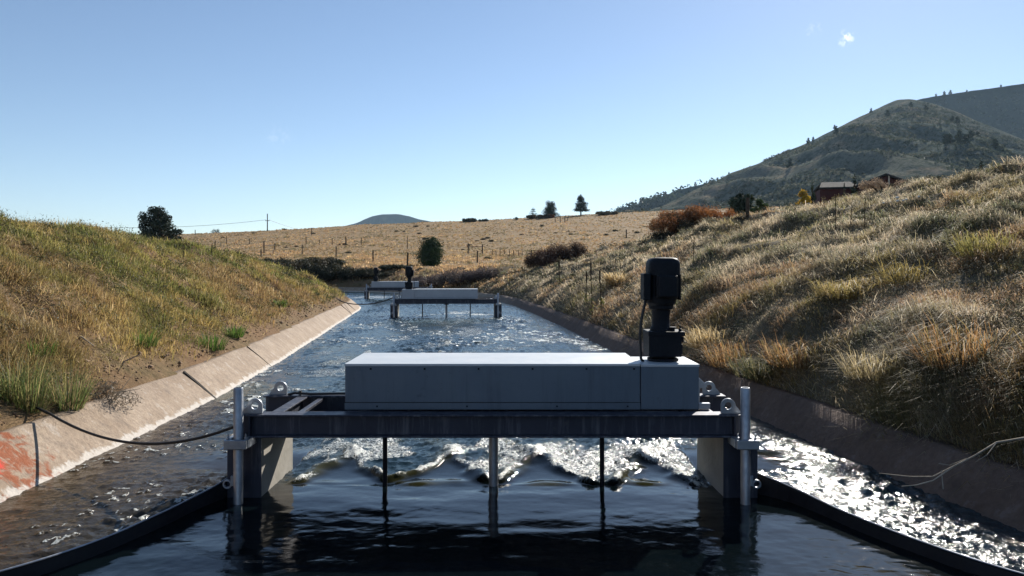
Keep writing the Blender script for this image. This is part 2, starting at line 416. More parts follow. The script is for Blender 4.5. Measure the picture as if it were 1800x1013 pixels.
# rust-orange lichen and marker paint on one panel
dv = N(t, 'ShaderNodeVectorMath', operation='DISTANCE'); dv.inputs[1].default_value = (-4.12, 5.95, .3); t.links.new(geo.outputs['Position'], dv.inputs[0])
fa = N(t, 'ShaderNodeMath', operation='ADD'); t.links.new(mrange(t, dv.outputs['Value'], .78, .1, -.5, .8), fa.inputs[0]); t.links.new(mrange(t, n4, .32, .68, -.85, .6), fa.inputs[1])
c = mixc(t, mrange(t, fa.outputs[0], .05, .6, 0, .85), c, (.27, .06, .012))
dv2 = N(t, 'ShaderNodeVectorMath', operation='DISTANCE'); dv2.inputs[1].default_value = (-4.05, 5.82, .28); t.links.new(geo.outputs['Position'], dv2.inputs[0])
fa2 = N(t, 'ShaderNodeMath', operation='ADD'); t.links.new(mrange(t, dv2.outputs['Value'], .26, .02, -.4, 1), fa2.inputs[0]); t.links.new(mrange(t, n2, .3, .7, -.25, .25), fa2.inputs[1])
c = mixc(t, mrange(t, fa2.outputs[0], .25, .6, 0, .9), c, (.72, .06, .045))
c = mixc(t, mrange(t, sp.outputs[0], -1.5, .5), c, mixc(t, 1.0, c, (.42, .36, .36), 'MULTIPLY'))  # right lining: its shade is put into the colour as a darker multiply
t.links.new(c, p.inputs['Base Color'])
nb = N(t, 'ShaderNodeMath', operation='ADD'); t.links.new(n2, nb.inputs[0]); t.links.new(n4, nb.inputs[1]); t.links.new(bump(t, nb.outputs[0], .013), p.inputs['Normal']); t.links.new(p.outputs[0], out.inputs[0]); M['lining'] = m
def lining(name, s, prof):
    Pp = np.stack([(_xl, _xr)[s], _ys], 1)[(_ys > -12) & (_ys < 66)]
    T = np.gradient(Pp, axis=0); T /= np.linalg.norm(T, axis=1)[:, None]
    Nn = np.stack([-T[:, 1], T[:, 0]], 1) if s == 0 else np.stack([T[:, 1], -T[:, 0]], 1)
    k = len(prof); v = np.zeros((len(Pp), k, 3))
    for j, (d, z) in enumerate(prof):
        wob = (fbm(Pp[:, 1]/1.7, np.full(len(Pp), j*3.1), 21+s, 3)-.5)
        v[:, j, :2] = Pp+Nn*(d+wob*.035)[:, None]; v[:, j, 2] = z+wob*(.03 if z > .2 else 0)
    # every third metre a panel sits a few millimetres proud of its neighbour
    i = (np.arange(len(Pp)-1)[:, None]*k+np.arange(k-1)[None, :]).ravel()
    return tag(link(name, tri_mesh(name, v.reshape(-1, 3), np.stack([i, i+1, i+1+k, i+k], 1)), M['lining']), kind='structure'), Pp, Nn
_, PL, NL = lining('canal_lining', 0, [(-.7, -.62), (-.02, 0), (.2, .185), (.41, .36), (.50, .368), (.53, .1)])
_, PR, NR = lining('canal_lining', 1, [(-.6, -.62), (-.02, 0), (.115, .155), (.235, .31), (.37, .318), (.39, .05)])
def joint(s, Y, w, label, d1):
    Pp, Nn = (PL, NL) if s == 0 else (PR, NR)
    i = int(np.argmin(abs(Pp[:, 1]-Y))); p0, n0 = Pp[i], Nn[i]; tg = np.array([n0[1], -n0[0]])
    b = MB(); prof = ((-.1, -.085), (d1*.5, d1*.47), (d1, d1*.9)); vs = []
    for d, z in prof:
        for q in (-w, w):
            c_ = p0+n0*(d+random.uniform(-.005, .005))+tg*(q+random.uniform(-.004, .004))
            for h in (-.03, .016): vs.append(b.bm.verts.new((c_[0], c_[1], z+h)))
    for k in range(2):
        a = vs[k*4:k*4+4]; c_ = vs[k*4+4:k*4+8]
        for u, v_ in ((0, 1), (1, 3), (3, 2), (2, 0)): b.bm.faces.new((a[u], a[v_], c_[v_], c_[u]))
    b.bm.faces.new([vs[i_] for i_ in (0, 1, 3, 2)]); b.bm.faces.new([vs[i_] for i_ in (8, 9, 11, 10)])
    tag(b.build('expansion_joint', M['tar']), label, 'joint', 'dark joints across the concrete canal lining')
joint(0, 10.1, .028, 'thick black joint strip across the sunlit left lining, nearest the lifting lugs', .40)
joint(0, 13.2, .008, 'hairline joint midway along the sunlit left lining', .4)
joint(0, 28.2, .035, 'nearer of the two black strips at the far end of the left lining', .42)
joint(0, 30.2, .035, 'farther of the two black strips at the far end of the left lining', .42)

# ------------------------------------------------------------------ water
GX0, GY0 = -.15, 5.66          # centre and front of the nearest gate
WLY = np.array([2.2, 2.6, 3.0, 3.5, 4.05, 4.31, 4.63, 5.13, 5.55, 5.8])
WLX = np.array([-4.3, -3.98, -3.72, -3.3, -2.83, -2.65, -2.5, -2.37, -2.24, -2.15])
WRX = np.array([4.5, 4.1, 3.75, 3.28, 2.77, 2.61, 2.45, 2.25, 2.11, 1.88])
POSTS = [(-1.03, 6.0), (-.15, 6.02), (.73, 6.0), (-1.9, 5.95), (1.6, 5.95)]
def water(x, y):
    z = np.zeros_like(x); foam = np.zeros_like(x)
    wl = np.interp(y, WLY, WLX); wr = np.interp(y, WLY, WRX)
    pool = ((x > wl) & (x < wr) & (y < 6.0)).astype(float)
    pool = np.where(y < 2.2, 1.0, pool)
    # the pool: slow, slightly stretched ripples and a gentle bulge before the drop
    zp = .018*(fbm(x*1.3+.3*y, y*2.2, 31, 3)-.5)+.0036*(fbm(x*3+.6*y, y*7, 32, 3)-.5)+.0008*(fbm(x*18+2*y, y*34, 33, 2)-.5)*(.35+1.3*sstep(.42, .62, vnoise(x*1.1, y*1.4, 91))+5.0*sstep(1.4, 2.0, x)*sstep(4.9, 4.3, y-.15*(x-2)))
    # chop
    wx = x+.25*(fbm(x*1.1, y*.8, 34, 2)-.5); wy = y+.25*(fbm(x*.9, y*1.1, 35, 2)-.5)
    r1 = 1-np.abs(2*fbm(wx*1.9, wy*3.6, 36, 3)-1); r2 = fbm(wx*7, wy*12, 37, 3)-.5; r3 = fbm(x*20, y*27, 38, 2)-.5
    gate_in = sstep(6.0, 6.3, y)*sstep(9.5, 8, y)*(np.abs(x-GX0) < 2.0)
    amp = np.interp(y, [0, 5, 7, 9.5, 13, 18, 24, 27.6, 28.5, 34, 60], [.04, .05, .055, .065, .055, .05, .045, .045, .08, .055, .04])
    chop = (r1-.75)*.5+r2*.8+r3*.5+(fbm(x*40, y*48, 99, 2)-.5)*.22*sstep(14, 8, y)*(1+1.6*gate_in)
    amp = np.where((y < 6.6) & (x < -2), np.interp(y, [3, 5, 7], [.06, .045, .035]), amp)
    lf = sstep(-.6, -2.4, x+(y-9)*.1)*sstep(6, 7, y)*sstep(22, 13, y)
    amp = amp*(1-.55*lf)
    amp = np.where((y < 9) & (x > 1.8), .085, amp)
    big = (fbm(x*.9, y*.45, 39, 3)-.5)
    amp = amp*(.65+1.1*sstep(-.05, .2, big))
    # tongues between the posts, wakes off each post
    inv = np.zeros_like(x); ridge = np.zeros_like(x)
    for k, (xp, yp) in enumerate(POSTS):
        u = y-yp-(.06, 0, -.04, .05, -.05)[k]; w = (.50, .40, .52, .44, .40)[k]*u+.03+.11*(vnoise(y*3.1, x*2.3, 40+k)-.5)+.05*(vnoise(y*9, x*7, 45+k)-.5)
        dx = np.abs(x-xp)
        if k == 3: dx = np.where(x < xp, 9, dx)
        if k == 4: dx = np.where(x > xp, 9, dx)
        on = sstep(-.02, .12, u)
        inv = np.maximum(inv, on*sstep(.05, -.06, dx-w))
        ridge = ridge+on*np.exp(-((dx-w)/(.055+.05*np.clip(u, 0, 3)))**2)*np.exp(-np.clip(u, 0, 9)/1.6)
    inb = sstep(GX0-1.78, GX0-1.7, x)*sstep(GX0+1.78, GX0+1.7, x)
    open_ = np.where(y > 6.45, 1.0, inb)
    gate = sstep(5.75, 6.0, y)*open_*sstep(10.5, 7.5, y)*sstep(3.2, 2.2, np.abs(x-GX0)-.1*(y-6))
    tong = -.012*sstep(5.7, 6.15, y)*sstep(7.6, 6.5, y)+.035*np.exp(-((y-6.9)/.4)**2)
    roll = np.zeros_like(x)
    for hx_, hy_, sx_, a_ in ((-.64, 6.07, .26, 1), (.30, 6.02, .20, .8), (1.02, 6.10, .26, 1), (-1.45, 6.12, .2, .6)):
        yc = hy_+.35*(x-hx_)**2+.12*(vnoise(x*3.5, y*0, 57)-.5)
        roll = roll+a_*np.exp(-((x-hx_)/sx_)**2)*np.exp(-((y-yc)/.075)**2)
    zg = tong+.052*np.clip(ridge, 0, 1.3)*(.35+1.2*vnoise(x*3.2, y*4, 56))+.022*roll*(.4+1.1*vnoise(x*5, y*9, 58))
    smooth = gate*(1-inv)*sstep(7.35, 6.9, y)
    rough = np.clip(1-pool-smooth, 0.04, 1)
    foamn = fbm(x*3.2+1.5*vnoise(x*2, y*2, 50), y*3.2, 51, 4)
    foam = .74*gate*inv*sstep(.45, .66, foamn+.08*np.exp(-(y-6.1)/.8)+.12*np.clip(ridge, 0, 1))
    foam = np.maximum(foam, gate*sstep(.38, .85, ridge*(.45+.9*vnoise(x*8, y*8, 55)))*sstep(7.9, 7.2, y))
    # foam drifting downstream, by the left bank and behind the far gate
    f2 = sstep(.56, .72, fbm(x*1.8, y*1.3, 61, 5)+.07*np.exp(-((x+.6)/1.3)**2))*sstep(8, 10, y)*sstep(40, 20, y)*.6
    f3 = sstep(.52, .68, fbm(x*2.5, y*2.5, 62, 4))*sstep(-2.5, -3.1, x)*sstep(4.9, 4.2, y)*.75+sstep(.76, .86, vnoise(x*30, y*22, 68))*sstep(.42, .6, fbm(x*1.7, y*1.4, 69, 3))*sstep(-1.9, -2.3, x)*sstep(11, 7, y)*.95  # foam at lower left, plus sun glints painted as small white specks
    f4 = sstep(.50, .66, fbm(x*1.6, y*1.2, 63, 4))*sstep(27.2, 28, y)*sstep(33, 29, y)*sstep(2.2, 1.6, np.abs(x+2.4))*.9
    f5 = sstep(.50, .66, fbm(x*1.6, y*1.2, 64, 4))*sstep(43, 44, y)*sstep(52, 46, y)*.8
    foam = np.clip(np.maximum.reduce([foam, f2*(1-pool), f3*(1-pool), f4, f5]), 0, 1)
    spk = sstep(.60, .70, fbm(x*8, y*7, 66, 2))*sstep(.46, .6, fbm(x*.9, y*.5, 67, 3)+.10*np.exp(-((x+.5+.12*(y-8))/1.6)**2))*sstep(7.5, 9, y)*sstep(36, 26, y)*.95
    foam = np.maximum(foam, spk)
    edge = np.minimum(x-XL(y), XR(y)-x)
    foam = np.maximum(foam, sstep(.10, .0, edge)*.35*(fbm(x*4, y*4, 70, 3) > .5)*(1-pool))
    ed = .35+.65*sstep(0, .5, edge)
    z = pool*zp+(1-pool)*(gate*zg)+amp*rough*chop*ed+foam*.05*(fbm(x*16, y*16, 71, 3)-.35)
    z = z+pool*sstep(5.55, 5.98, y)*inb*(-.008)
    shallow = np.maximum(sstep(1.3, .1, x-XL(y)), .85*sstep(2.6, .3, x-XL(y))*sstep(9, 6.5, y)*(.35+1.2*vnoise(x*1.2, y*1.0, 96)))*sstep(16, 7, y)
    hump = np.clip(gate*np.clip(ridge, 0, 1)*sstep(.35, .6, vnoise(x*3, y*3, 95))+gate*np.clip(roll, 0, 1)*.95*sstep(.25, .7, vnoise(x*4, y*8, 59))+.7*sstep(.58, .72, fbm(x*1.0, y*.55, 98, 4))*(y > 8.5)*sstep(35, 15, y)*(1-pool), 0, 1)*.8
    shallow = shallow*(1-pool)
    foam = np.maximum(foam, .42*sstep(.52, .68, fbm(x*5, y*6, 72, 4))*sstep(1.9, 2.2, x)*sstep(9.5, 8, y)*sstep(.05, .35, edge)*(1-pool))
    return z, foam, shallow, np.clip(rough, 0, 1), hump
wy_ = [2.2]
while wy_[-1] < 64: wy_.append(wy_[-1]*1.0042)
wy_ = np.array([-40, -20, -8, -2, 0, 1.2]+wy_)
us = np.linspace(0, 1, 430)
WY = np.repeat(wy_[:, None], len(us), 1)
WX = (XL(WY)-.12)*(1-us)+(XR(WY)+.12)*us
wz, wf, ws, wr_, wh = water(WX, WY)
i = (np.arange(len(wy_)-1)[:, None]*len(us)+np.arange(len(us)-1)[None, :]).ravel(); k = len(us)
m, t, out = nodes('canal_water')
p = N(t, 'ShaderNodeBsdfPrincipled', Roughness=.04, IOR=1.333)
af = N(t, 'ShaderNodeAttribute', attribute_name='foam'); ash = N(t, 'ShaderNodeAttribute', attribute_name='shallow'); ar = N(t, 'ShaderNodeAttribute', attribute_name='rough')
c = mixc(t, noise(t, .8, 3), (.006, .020, .032), (.010, .026, .026))
c = mixc(t, ar.outputs['Fac'], (.002, .004, .005), c)
c = mixc(t, ash.outputs['Fac'], c, (.06, .038, .016))
ahu = N(t, 'ShaderNodeAttribute', attribute_name='hump'); c = mixc(t, ahu.outputs['Fac'], c, (.085, .08, .028))  # turbid patches, and light through thin crests put in as golden colour
fn = noise(t, 42, 4, .8); fn2 = noise(t, 60, 3, .7)
fs = N(t, 'ShaderNodeMath', operation='ADD'); t.links.new(af.outputs['Fac'], fs.inputs[0]); t.links.new(mrange(t, fn, .3, .7, -1.0, .25), fs.inputs[1])
fm = mrange(t, fs.outputs[0], .2, .6)
fz = N(t, 'ShaderNodeMath', operation='MULTIPLY'); t.links.new(fm, fz.inputs[0]); t.links.new(mrange(t, af.outputs['Fac'], 0, .15), fz.inputs[1])
t.links.new(mixc(t, fz.outputs[0], c, (.62, .64, .60)), p.inputs['Base Color'])
rr_ = N(t, 'ShaderNodeMath', operation='MAXIMUM'); t.links.new(mrange(t, fz.outputs[0], 0, 1, .05, .4), rr_.inputs[0]); t.links.new(mrange(t, ar.outputs['Fac'], 0, 1, .05, .115), rr_.inputs[1])
t.links.new(rr_.outputs[0], p.inputs['Roughness'])
mp = N(t, 'ShaderNodeMapping'); mp.inputs['Scale'].default_value = (1, 1.5, 1); tcx = N(t, 'ShaderNodeTexCoord'); t.links.new(tcx.outputs['Object'], mp.inputs[0])
b1 = noise(t, 20, 4, .6, vec=mp.outputs[0], dist=.4)
bh = N(t, 'ShaderNodeMath', operation='MULTIPLY'); t.links.new(b1, bh.inputs[0]); t.links.new(mrange(t, ar.outputs['Fac'], 0, 1, .05, 1), bh.inputs[1])
bf = N(t, 'ShaderNodeMath', operation='MULTIPLY'); t.links.new(fn2, bf.inputs[0]); t.links.new(mrange(t, af.outputs['Fac'], 0, .5, 0, 1.2), bf.inputs[1])
bs = N(t, 'ShaderNodeMath', operation='ADD'); t.links.new(bh.outputs[0], bs.inputs[0]); t.links.new(bf.outputs[0], bs.inputs[1])
t.links.new(bump(t, bs.outputs[0], .009), p.inputs['Normal'])
t.links.new(p.outputs[0], out.inputs[0])
tag(link('water', tri_mesh('water', np.stack([WX, WY, wz], -1).reshape(-1, 3), np.stack([i, i+1, i+1+k, i+k], 1), smooth=True,
    attrs={'foam': wf.ravel(), 'shallow': ws.ravel(), 'rough': wr_.ravel(), 'hump': wh.ravel()}), m), kind='structure')

# ------------------------------------------------------------------ hydro-turbine gates
def gate(label, group, loc, rz, mi, panel='panel'):
    """local frame: x across the canal, y downstream, z up from the water"""
    T = empty('canal_turbine', loc, rz, label, 'turbine', group)
    def mk(b, name, mat, par=T, bev=.004, smooth=False, **k): return b.build(name, M[mat], par, bev, smooth, mi, **k)
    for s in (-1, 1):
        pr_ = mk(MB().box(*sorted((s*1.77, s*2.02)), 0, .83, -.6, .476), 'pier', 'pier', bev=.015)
        mk(MB().box(*sorted((s*1.765, s*2.025)), -.014, -.002, -.6, .472), 'shade_plate', 'beam', pr_, bev=.003)  # dark sheet added to carry the shade on the pier front
    def ibeam(x0, x1, y0, y1, z0, z1, h=.014):
        ym = (y0+y1)/2; w = .006
        pr = [(y0, z0), (y1, z0), (y1, z0+h), (ym+w, z0+h), (ym+w, z1-h), (y1, z1-h), (y1, z1), (y0, z1), (y0, z1-h), (ym-w, z1-h), (ym-w, z0+h), (y0, z0+h)]
        b = MB(); A = [b.bm.verts.new((x0, y, z)) for y, z in pr]; B = [b.bm.verts.new((x1, y, z)) for y, z in pr]
        b.bm.faces.new(A); b.bm.faces.new(B[::-1])
        for k in range(12): b.bm.faces.new((A[(k+1) % 12], A[k], B[k], B[(k+1) % 12]))
        return b
    b = ibeam(-1.9, 1.9, -.10, .04, .479, .652)
    fb = mk(b, 'front_beam', 'beam', bev=.003)
    for x in (-1.83, 1.83): mk(MB().box(x-.006, x+.006, -.095, -.037, .4935, .6375), 'stiffener', 'beam', fb, bev=0)
    b = ibeam(-2.0, 2.0, .73, .87, .479, .652)
    mk(b, 'back_beam', 'beam', bev=.003)
    for x in (-1.66, 1.66):
        mk(MB().box(x-.045, x+.045, .045, .725, .636, .648).box(x-.006, x+.006, .045, .725, .50, .636), 'cross_beam', 'beam', bev=.002)
    for x in (-1.5, 1.5): mk(MB().box(x-.022, x+.022, .05, .72, .612, .634), 'brace', 'beam', bev=.002)
    mk(MB().box(-1.6, 1.6, .25, .40, .495, .585), 'shaft_mount', 'beam')
    for x, y, s in ((-1.80, -.045, -1), (-1.87, .80, -1), (1.79, -.045, 1), (1.87, .80, 1)):
        def outer(a, s=s):
            ca, sa = math.cos(a), math.sin(a); r = .056
            if sa < 0:
                lim = .0595/max(-sa, 1e-6); w = .056 if (ca > 0) != (s > 0) else .056+.075*min(1, -sa/max(abs(ca), .3)*1.0)
                r = min(lim, w/max(abs(ca), 1e-6)) if abs(ca) > 1e-6 else lim
            return r
        mk(MB().ringplate(x, .652+.06, outer, .027, y-.009, y+.009, 48), 'lifting_lug', 'steel', bev=.0015)
    for s in (-1, 1):
        x = s*1.885
        pp = mk(MB().lathe([(.035, -.6), (.035, .862), (.031, .868), (.026, .868), (.026, .80)], (x, -.16), 20), 'guide_pipe', 'steel', smooth=True, bev=0)
        mk(MB().box(x-.082, x+.082, -.235, -.20, .425, .49).box(x-.088, x-.05, -.20, -.002, .425, .49).box(x+.05, x+.088, -.20, -.002, .425, .49)
           .box(x-.12 if s*mi < 0 else x-.06, x+.06 if s*mi < 0 else x+.12, -.22, -.03, .418, .4245), 'clamp', 'steel', bev=.003)
        for q in (-.06, .06): mk(MB().lathe([(.012, .49), (.012, .505), (.006, .506), (.006, .53)], (x+q*1.1, -.19), 8), 'clamp_bolt', 'steel', pp, bev=0)
        mk(MB().ringplate(x+s*.10, .135, lambda a: .034, .022, -.12, -.095, 20).box(x+s*.04-.03, x+s*.04+.03, -.13, -.08, .125, .20), 'shackle', 'steel', bev=.002)
    # drive cabinet
    cb = mk(MB().box(-1.15, 1.148, .10, .85, .655, 1.001), 'cabinet', panel, bev=.004)
    mk(MB().box(-1.1545, 1.1485, .095, .8545, .992, 1.0115), 'lid', 'lid', cb, bev=.003)
    mk(MB().box(-1.1535, 1.1495, .096, .853, .655, .708), 'skirt', panel, cb, bev=.002)
    mk(MB().box(-1.1545, 1.1505, .0945, .8545, .7085, .7125), 'seam', 'tar', cb, bev=0)
    for x in (-.95, -.53, -.11, .31, .73, 1.1): mk(MB().box(x-.007, x+.007, .0945, .0995, .965, .979), 'screw', 'motor', cb, bev=0)
    for x in (-.9, -.2, .5, 1.05): mk(MB().box(x-.006, x+.006, .0925, .0955, .675, .687), 'screw', 'motor', cb, bev=0)
    mb_ = mk(MB().box(1.153, 1.605, .096, .60, .655, .998), 'motor_box', panel, bev=.005)
    mk(MB().box(1.152, 1.6085, .0925, .6035, .988, 1.008), 'lid', 'lid', mb_, bev=.003)
    mk(MB().prism([(1.61, .66), (1.61, .905), (1.64, .89), (1.70, .83), (1.72, .80), (1.66, .79), (1.66, .66)], .28, .42), 'side_bracket', 'steel', mb_, bev=.003)
    mk(MB().box(1.61, 1.70, .12, .16, .6535, .70), 'foot_bracket', 'steel', mb_, bev=.003)
    # vertical gear motor
    cx, cy = 1.373, .34
    gm = mk(MB().lathe([(.125, 1.009), (.125, 1.03), (.09, 1.035), (.09, 1.06)], (cx, cy)), 'gear_motor', 'motor', bev=.003, smooth=True)
    mk(MB().box(cx-.135, cx+.125, cy-.13, cy+.13, 1.05, 1.235).box(cx+.125, cx+.138, cy-.11, cy+.11, 1.07, 1.15)
       .box(cx-.14, cx+.152, cy-.135, cy+.135, 1.216, 1.252).box(cx+.126, cx+.145, cy-.12, cy+.12, 1.165, 1.21), 'gearbox', 'motor', gm, bev=.008)
    mk(MB().lathe([(.088, 1.25), (.088, 1.27), (.074, 1.29), (.070, 1.36), (.076, 1.42), (.10, 1.43), (.10, 1.455), (.118, 1.475), (.122, 1.53)], (cx-.015, cy)), 'neck', 'motor', gm, bev=.002, smooth=True)
    mk(MB().lathe([(.013, 1.25), (.013, 1.272), (.006, 1.275), (.006, 1.30)], (cx+.12, cy-.09), 8), 'breather_plug', 'motor', gm, bev=.001)
    mk(MB().lathe([(.018, 1.25), (.018, 1.275), (.03, 1.276), (.03, 1.284)], (cx+.07, cy-.05), 10), 'filler_cap', 'motor', gm, bev=.001)
    b = MB().sqlathe([(.112, 1.515), (.116, 1.52), (.116, 1.72), (.112, 1.725)], (cx, cy), 3.2)
    for k in range(28):
        a = 2*math.pi*k/28; ca, sa = math.cos(a), math.sin(a)
        q = (abs(ca)**3.2+abs(sa)**3.2)**(-1/3.2)*.116
        b.tube([(cx+ca*(q+.004), cy+sa*(q+.004), 1.53), (cx+ca*(q+.004), cy+sa*(q+.004), 1.71)], .0045, 4)
    mk(b, 'motor_body', 'motor', gm, bev=0)
    mk(MB().sqlathe([(.124, 1.695), (.128, 1.70), (.128, 1.79), (.122, 1.815), (.104, 1.835), (.075, 1.842), (.02, 1.844)], (cx, cy), 4.2), 'fan_cowl', 'motor', gm, bev=0, smooth=True)
    tb = mk(MB().box(cx-.078, cx+.078, cy-.20, cy-.115, 1.525, 1.70).box(cx-.07, cx+.07, cy-.214, cy-.201, 1.533, 1.692), 'terminal_box', 'motor', gm, bev=.006)
    mk(MB().box(cx-.175, cx-.118, cy-.12, cy+.04, 1.50, 1.715), 'junction_box', 'motor', gm, bev=.008)
    mk(MB().box(cx+.118, cx+.135, cy-.06, cy+.06, 1.50, 1.71), 'mounting_rail', 'motor', gm, bev=.004)
    mk(MB().tube([(cx-.15, cy-.06, 1.50), (cx-.165, cy-.07, 1.44), (cx-.188, cy-.08, 1.34), (cx-.20, cy-.085, 1.22), (cx-.196, cy-.085, 1.10), (cx-.19, cy-.08, 1.03), (cx-.17, cy-.06, 1.0085)], .011, 8), 'power_cable', 'rubber', gm, bev=0, smooth=True)
    # cable run on the back beam
    mk(MB().tube([(-1.80, .78, .655), (-1.74, .77, .672), (-1.6, .765, .664), (-1.35, .77, .667), (-1.15, .77, .664), (-1.1, .77, .70)], .011, 8).box(-1.70, -1.68, .755, .785, .655, .692), 'cable', 'rubber', bev=0)
    # turbine shafts and middle post
    for x in (-.88, .88):
        mk(MB().lathe([(.019, -.7), (.019, .50)], (x, .34), 14), 'turbine_shaft', 'motor', smooth=True, bev=0)
    cp = mk(MB().lathe([(.038, -.7), (.038, .47)], (0, .345), 18), 'middle_post', 'steel', smooth=True, bev=0)
    b = MB().box(-.10, .10, .25, .44, .462, .4785).box(-.075, .075, .29, .40, .43, .4615)
    mk(b, 'post_clamp', 'beam', cp, bev=.002)
    for x in (-.08, .08): mk(MB().lathe([(.014, .435), (.014, .4635)], (x, .275), 8), 'clamp_bolt', 'beam', cp, bev=0)
    return T
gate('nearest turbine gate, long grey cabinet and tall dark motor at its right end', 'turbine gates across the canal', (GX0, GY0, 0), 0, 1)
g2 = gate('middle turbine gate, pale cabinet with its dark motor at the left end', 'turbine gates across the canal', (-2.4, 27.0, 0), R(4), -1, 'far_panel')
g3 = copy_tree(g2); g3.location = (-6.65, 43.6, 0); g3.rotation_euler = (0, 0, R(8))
g3['label'] = 'farthest turbine gate, small and half hidden behind the middle gate'

# wing walls that funnel the pool into the gate
def wing(xs, label):
    top = [.085, .085, .085, .085, .085, .085, .085, .09, .115, .165]
    b = MB(); n = len(xs)
    # resample smoothly
    s = np.linspace(0, n-1, 40); yv = np.interp(s, range(n), WLY); xv = np.interp(s, range(n), xs); tv = np.interp(s, range(n), top)
    for _ in range(3):
        for a in (xv, yv): a[1:-1] = (a[:-2]+a[2:]+2*a[1:-1])/4
    sg = 1 if xs[0] > 0 else -1; rows = []
    for k in range(40):
        tx, ty = xv[min(k+1, 39)]-xv[max(k-1, 0)], yv[min(k+1, 39)]-yv[max(k-1, 0)]; l = math.hypot(tx, ty); nx_, ny_ = -ty/l*sg*-1, tx/l*sg*-1
        rows.append([b.bm.verts.new((xv[k]+nx_*q, yv[k]+ny_*q, z)) for q, z in ((-.006, -.5), (-.006, tv[k]-.008), (-.009, tv[k]), (.011, tv[k]), (.011, tv[k]-.02), (.006, tv[k]-.026), (.006, -.5))])
    for A, B in zip(rows, rows[1:]):
        for k in range(7): b.bm.faces.new((A[k], A[(k+1) % 7], B[(k+1) % 7], B[k]))
    b.bm.faces.new(rows[0]); b.bm.faces.new(rows[-1][::-1])
    o = tag(b.build('wing_wall', M['wing']), label, 'wing wall', 'curved wing walls either side of the pool')
    MB().tube([(xv[k]+.002*sg, yv[k], tv[k]+.002) for k in range(40)], .006, 8).build('top_edge', M['steel'], o, smooth=True)  # pale strip added for the bright line the sun draws along the top
    return o
wing(WLX+.01, 'dark curved wing wall running from the left pier to the lower left of the picture')
wing(WRX-.01, 'dark curved wing wall running from the right pier along the glittering water')

# black hose from the bank to the gate
a = P(60, 728, 6.6); pts = []
for q in np.linspace(0, 1, 26):
    pa = Vector((-4.22, 6.75, .43)); pb = Vector((GX0-1.94, GY0-.05, .56)); v = pa.lerp(pb, q); v.z -= .40*4*q*(1-q)*.5
    pts.append(v)
pts = [Vector((-4.8, 6.98, .60)), Vector((-4.55, 6.9, .52)), Vector((-4.36, 6.82, .46))]+pts
tag(MB().tube(pts, .012, 8).build('hose', M['rubber'], smooth=True), 'black hose sagging over the water from the left bank to the near gate', 'hose')
pts = []
for q in np.linspace(0, 1, 20):
    v = Vector((-6.75, 29.6, .42)).lerp(Vector((-4.35, 27.05, .70)), q); v.z -= .16*4*q*(1-q); pts.append(v)
tag(MB().tube([Vector((-7.6, 30.2, .75))]+pts, .022, 6).build('hose', M['rubber'], smooth=True), 'black hose sagging from the far left bank to the middle gate', 'hose')

# ------------------------------------------------------------------ grass on the banks and the field (uncountable: stuff)
def pick(pal, n): return np.array(pal)[rng.integers(0, len(pal), n)]
def blades_mesh(base, head, length, width, lean, droop, cols, name):
    """each blade: a root pair, a mid pair and a tip; base (n,3), head azimuth, lean = horizontal share, droop pulls the tip down"""
    n = len(base)
    dx, dy = np.cos(head), np.sin(head); wx, wy = -dy, dx
    tw = rng.uniform(-1, 1, n); sx = wx*np.cos(tw)+dx*np.sin(tw); sy = wy*np.cos(tw)+dy*np.sin(tw)
    h = np.sqrt(np.clip(1-lean**2, .05, 1))
    m_ = np.stack([dx*lean*length*.45, dy*lean*length*.45, h*length*.55], 1)
    tp = np.stack([dx*lean*length*(1+.3*droop), dy*lean*length*(1+.3*droop), h*length*(1-droop)], 1)
    s = np.stack([sx, sy, np.zeros(n)], 1)*(width/2)[:, None]
    v = np.empty((n, 5, 3)); v[:, 0] = base-s; v[:, 1] = base+s; v[:, 2] = base+m_-s*.8; v[:, 3] = base+m_+s*.8; v[:, 4] = base+tp
    o = (np.arange(n)*5)[:, None, None]
    f = (np.array([[0, 1, 3], [0, 3, 2], [2, 3, 4]])[None]+o).reshape(-1, 3)
    return tri_mesh(name, v.reshape(-1, 3), f, col=np.repeat(cols, 5, 0))
def scatter(n, px0, px1, y0, y1, power=1.0):
    """points spread ever thinner with distance from the viewer's side"""
    u = rng.random(n); Y = y0*(y1/y0)**u
    X = (rng.uniform(px0, px1, n)-900)/F*Y
    return X, Y
def tuft_field(name, n, m_, region, pal_fn, len_fn, head_fn, lean, droop, wk=.0009):
    X, Y, keep = region(n)
    X, Y = X[keep], Y[keep]; Z = ground(X, Y); n = len(X)
    L0, c0 = len_fn(X, Y, n), pal_fn(X, Y, n)
    r = np.repeat(np.arange(n), m_); k = len(r)
    rad = .09*L0[r]/.3*np.sqrt(rng.random(k))*2.0; an = rng.uniform(0, 2*np.pi, k)
    bx, by = X[r]+rad*np.cos(an), Y[r]+rad*np.sin(an)
    dz = (Z[r]-.02)
    gx_ = ground(X+.1, Y)-Z; gy_ = ground(X, Y+.1)-Z
    dz = dz+np.clip(gx_[r]*10*(bx-X[r])+gy_[r]*10*(by-Y[r]), -.3, .3)
    hd = head_fn(X[r], Y[r], an, k)
    ln = L0[r]*rng.uniform(.45, 1.15, k)
    wd = np.maximum(.005, wk*Y[r])*rng.uniform(.6, 1.3, k)
    col = np.clip(c0[r]*rng.uniform(.7, 1.35, (k, 1))+rng.normal(0, .008, (k, 3)), .01, .8)
    le = np.clip(lean+rng.normal(0, .22, k), .05, .98); dr = np.clip(droop+rng.normal(0, .18, k), 0, .95)
    me = blades_mesh(np.stack([bx, by, dz], 1), hd, ln, wd, le, dr, col, name)
    return tag(link(name, me, M['grass']), kind='stuff')
